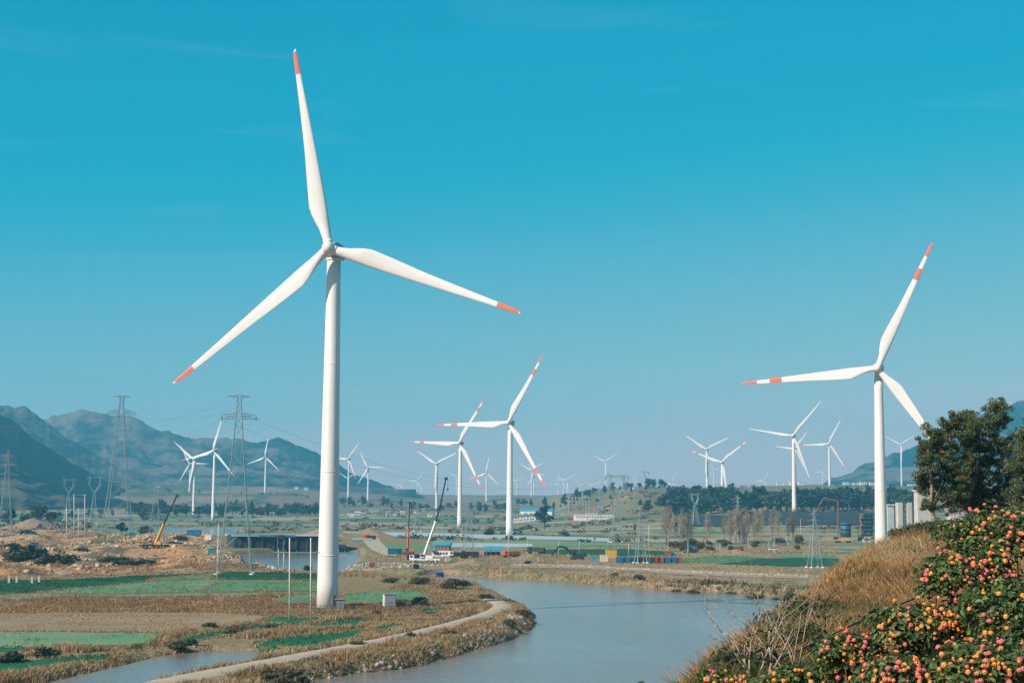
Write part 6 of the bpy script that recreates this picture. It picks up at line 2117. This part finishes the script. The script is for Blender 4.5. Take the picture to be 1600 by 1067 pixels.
# scrub and hedges far out in the valley, too many to count
rg = np.random.default_rng(201)
n = 9000
d_ = 900 * (3300 / 900) ** rg.uniform(0, 1, n); u_ = rg.uniform(-.42, .36, n)
x = u_ * d_; y = d_
hed = np.abs(fbm(x / 160, y / 260, 203, 3) - .5)
k = (hed < .012) | (fbm(x / 60, y / 110, 205, 4) > .60) & (rg.uniform(0, 1, n) < .6) | (rg.uniform(0, 1, n) < .03)
k &= ~((u_ > .10) & (y > 1300) & (y < 1660)) & (np.min([poly_sd(p, x, y) for p in WPOLYS], axis=0) > 6)
for c in CROPS: k &= poly_sd(c, x, y) > 1
x, y = x[k], y[k]; z = ground_z(x, y)
m_n = 16
nn_ = len(x); s_ = rg.uniform(.8, 2.6, nn_) * (.6 + y / 3000)
cc = np.stack([x, y, z], -1)[:, None, :] + rg.normal(0, 1, (nn_, m_n, 3)) * s_[:, None, None] * np.array([.9, .7, .32]) + np.array([0, 0, .45]) * s_[:, None, None]
cc = cc.reshape(-1, 3); sz_ = np.repeat(s_, m_n) * rg.uniform(.3, .6, nn_ * m_n)
t_ = rg.normal(0, 1, cc.shape); t_ /= np.linalg.norm(t_, axis=1)[:, None]; b2_ = np.cross(t_, rg.normal(0, 1, cc.shape)); b2_ /= np.linalg.norm(b2_, axis=1)[:, None]
v = np.stack([cc - t_ * sz_[:, None], cc + b2_ * sz_[:, None] * .7, cc + t_ * sz_[:, None], cc - b2_ * sz_[:, None] * .7], 1).reshape(-1, 3)
FARSCRUB = leaf_mat('far_scrub_leaf', (.030, .040, .024), (.10, .095, .05), .7, .15, (.19, .15, .09))
tag(link('far_scrub', npmesh('far_scrub', v, [np.arange(len(cc))[:, None] * 4 + np.arange(4)[None]], FARSCRUB)), kind='stuff')
pts = along([(800, 883), (900, 884.5), (1000, 889.5), (1100, 895), (1262, 900.5)], 2600, 1.6, .1, 0)
stones('revetment_stones', pts, .18, .6, ROCKM, 7)

# white sheets on the sand
0 and flat_sheet('pale_gravel_patch', [P(x, y, .2) for x, y in ((690, 882), (712, 875), (720, 876), (705, 884), (694, 892))], .2, PLAST, seed=71)

# ------------------------------------------------------------------ river wall with deck and the canal bank
def wallline(pts):
    return [P(x, y, WZ) for x, y in pts]


t = thing('river_wall', 'long dark river wall with a pale deck behind the nearest tower', 'wall', (0, 0, 0))
a, b_ = P(366, 862.5, WZ), P(506, 862, WZ)
top = PD(366, 836, a.y).z
WALLD = mat('dark_wall_concrete', (.035, .045, .05), .8, .3, .15)  # near-black concrete shared by the wall and its piles
u = (b_ - a).normalized(); nn_ = Vector((-u.y, u.x, 0))
poly = [a, b_, b_ + nn_ * 26, a + nn_ * 26]
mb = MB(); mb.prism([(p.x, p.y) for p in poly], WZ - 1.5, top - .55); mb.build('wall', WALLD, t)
b2 = PD(566, 838, b_.y)
poly2 = [a - nn_ * 1.2 - u * 1, b_ - nn_ * 1.2 + u * 9, b_ + nn_ * 27 + u * 9, a + nn_ * 27 - u * 1]
mb = MB(); mb.prism([(p.x, p.y) for p in poly2], top - .5, top); mb.build('deck', CONC, t)
mb = MB()
for i in range(22):
    p = a.lerp(b_, i / 21) - nn_ * .9; p.z = top
    mb.bar(p, p + Vector((0, 0, 1.2)), .06, 4)
    if i:
        for zz in (.6, 1.15):
            p1 = pp + Vector((0, 0, zz)); mb.bar(p1, p + Vector((0, 0, zz)), .05, 4)
    pp = p
mb.build('railing', mat('teal_rail_paint', (.06, .30, .34), .5, .1, 1), t)
mb = MB(); c = a.lerp(b_, .17); mb.box((a.lerp(b_, .3).x, a.lerp(b_, .3).y - 1.3, top - .2), (34, .5, 1.1)); mb.build('blue_edge', BLUE, t)
for i in range(8):
    p = a.lerp(b_, (i + .5) / 8) - nn_ * .15
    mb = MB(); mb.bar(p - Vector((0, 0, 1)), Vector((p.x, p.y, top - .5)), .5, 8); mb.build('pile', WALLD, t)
# culvert with a small sign-like steel box at the end of the wall
for pxs_, lb_ in ((((432, 838), (445, 838)), 'dark gantry box on the deck edge of the river wall'), (((528, 853), (540, 853)), 'dark steel box jutting out just right of the nearest tower')):
    a_, c_ = PD(*pxs_[0], 735), PD(*pxs_[1], 735)
    tt_ = thing('gantry_box', lb_, 'gantry', (0, 0, 0))
    mid = (a_ + c_) / 2
    tt_.location = (mid.x, mid.y, gz(mid.x, mid.y))
    mb = MB(); mb.box((0, 0, mid.z - tt_.location.z), ((c_ - a_).length, 2.2, 1.7), bev=.08); mb.build('box', DARK, tt_)
    for s in (-1, 1): bar_part('post', (s * 1.4, 0, 0), (s * 1.4, 0, mid.z - tt_.location.z), .14, STEEL, tt_)

CANAL = mat('grey_canal_lining', (.15, .155, .15), .85, .2, .3, bump=.02)


def ramp(name, quadpx, m_, label):
    """sloped lining: lower edge on the water, upper edge on the land"""
    lo0, lo1, hi1, hi0 = quadpx
    A_, B_ = P(*lo0, WZ), P(*lo1, WZ); D_, C_ = P(*hi0, .5), P(*hi1, .5)
    t = thing(name, label, 'embankment', (0, 0, 0))
    mb = MB(); dz = Vector((0, 0, -1.2))
    vs = [A_, B_, C_, D_, A_ + dz, B_ + dz, C_ + dz, D_ + dz]
    mb.add(vs, [(0, 1, 2, 3), (7, 6, 5, 4), (0, 4, 5, 1), (1, 5, 6, 2), (2, 6, 7, 3), (3, 7, 4, 0)]); mb.build('lining', m_, t)
    mb = MB(); mb.bar(D_, C_, .45, 4); mb.build('kerb', CONC, t)
    return t


ramp('canal_bank', ((562, 871), (590, 875), (582, 842), (550, 842)), CANAL, 'grey concrete canal bank sloping to the water right of the nearest tower')
# winding pale track beside the canal
pts_ = [(612, 868, 3), (596, 860, 4), (588, 853, 4.5), (582, 846, 5), (580, 840, 5)]
vs, fs = [], []
for i, (x_, y_, w_) in enumerate(pts_):
    p = P(x_, y_, .3); vs += [(p.x - w_, p.y, gz(p.x - w_, p.y) + .35), (p.x + w_, p.y, gz(p.x + w_, p.y) + .35)]
    if i: fs.append((2 * i - 2, 2 * i - 1, 2 * i + 1, 2 * i))
tag(MB().add(vs, fs, 0, True).build('dirt_track', PATHM), kind='structure')


# parked cars, tiny
def car(px, py, m_, label, d=None):
    p = P(px, py) if d is None else PD(px, py, d)
    z = gz(p.x, p.y)
    t = thing('parked_car', label, 'car', (p.x, p.y, z), .2)
    mb = MB(); mb.box((0, 0, .65), (4.4, 1.8, .65), bev=.18); mb.build('body', m_, t)
    mb = MB(); mb.box((.15, 0, 1.2), (2.4, 1.55, .6), bev=.22); mb.build('cabin', GLASS, t)
    for x_ in (-1.4, 1.4):
        for s in (-1, 1):
            m2 = MB(); m2.bar((x_, s * .7, .32), (x_, s * .92, .32), .32, 12); m2.build('wheel', RUBBER, t)


def lorry(px, py, m_cab, m_box, label, flip=1, kind='tipper'):
    p = P(px, py)
    t = thing('parked_truck', label, 'truck', (p.x, p.y, gz(p.x, p.y)), random.uniform(-.4, .4))
    mb = MB(); mb.box((0, 0, .95), (7.6, 2.2, .4), bev=.05); mb.build('chassis', DARK, t)
    mb = MB(); mb.box((-3.0 * flip, 0, 2.0), (1.7, 2.3, 1.9), bev=.2); c_ = mb.build('cab', m_cab, t)
    mb = MB(); mb.box((-3.05 * flip, -1.16, 2.35), (1.1, .05, .7)); mb.build('window', GLASS, c_)
    mb = MB(); mb.box((.9 * flip, 0, 1.35), (5.4, 2.3, .3)); 
    for s in (-1, 1): mb.box((.9 * flip, s * 1.12, 2.0), (5.4, .12, 1.2))
    for s in (-1, 1): mb.box((.9 * flip + s * 2.64, 0, 1.95), (.12, 2.12, 1.1))
    mb.build('tipper_body', m_box, t)
    for x_ in (-2.8, 1.6, 2.8):
        for s in (-1, 1):
            m2 = MB(); m2.bar((x_ * flip, s * .75, .5), (x_ * flip, s * 1.15, .5), .5, 12); m2.build('wheel', RUBBER, t)


lorry(716, 872, WALLW, DARK, 'white cabbed tipper truck left of the blue awning')
lorry(735, 871, DARK, DARK, 'dark tipper truck close to the blue awning')
lorry(650, 876, BLUE, DARK, 'blue cabbed tipper truck behind the white crane', -1)
lorry(800, 871, ORG, MATS['rust_paint'], 'rust red tipper truck right of the blue awning')
lorry(838, 873, DARK, EXG, 'dark truck at the tip of the excavator arm')
lorry(1150, 862, DARK, MATS['rust_paint'], 'rusty truck among the brush under the poplars')
lorry(475, 846, WALLW, GREY, 'white cabbed truck on the spoil ground left of the nearest tower')
lorry(578, 843, ORG, DARK, 'orange cabbed truck on the spoil heap above the canal bank')
crate(845, 878, 10, 1.6, MATS['tan_sacks'], 'low stack of tan sacks on the spoil heap', 2.5, .2, 'stack', 'block_stack')
crate(700, 878, 9, 1.8, PLAST, 'pale wrapped stack on the sandy bank below the site office', 2.5, .2, 'stack', 'covered_stack', .3)
crate(581, 886, 8, 1.5, RUST, 'rusty bin on the sandy point beside the barge', 2.2, .2)
crate(650, 888, 8, 1.4, DARK, 'dark crate on the sandy bank left of the blue tarpaulin heap', 2.2, .3)
pole(905, 838, 866, P(905, 866).y, 'thin pole above the dark excavator body', 0, .1)
pole(1044, 836, 866, P(1044, 866).y, 'thin pole right of the slim pylon', 1.4, .1)
pole(1169, 840, 862, P(1169, 862).y, 'thin pole among the poplars', 1.4, .1)
pole(1230, 836, 860, P(1230, 860).y, 'thin pole near the site platform', 0, .1)
pole(720, 828, 852, 800, 'thin pole between the site office and the blue awning', 1.4, .12)
car(1208, 860, WHITE, 'white car parked on the dirt strip right of the poplars')
car(530, 826, WALLC, 'pale van by the plastic covered plot', 1100)
car(1179, 808, WHITE, 'white car at the lower edge of the dark netted field', 1480)
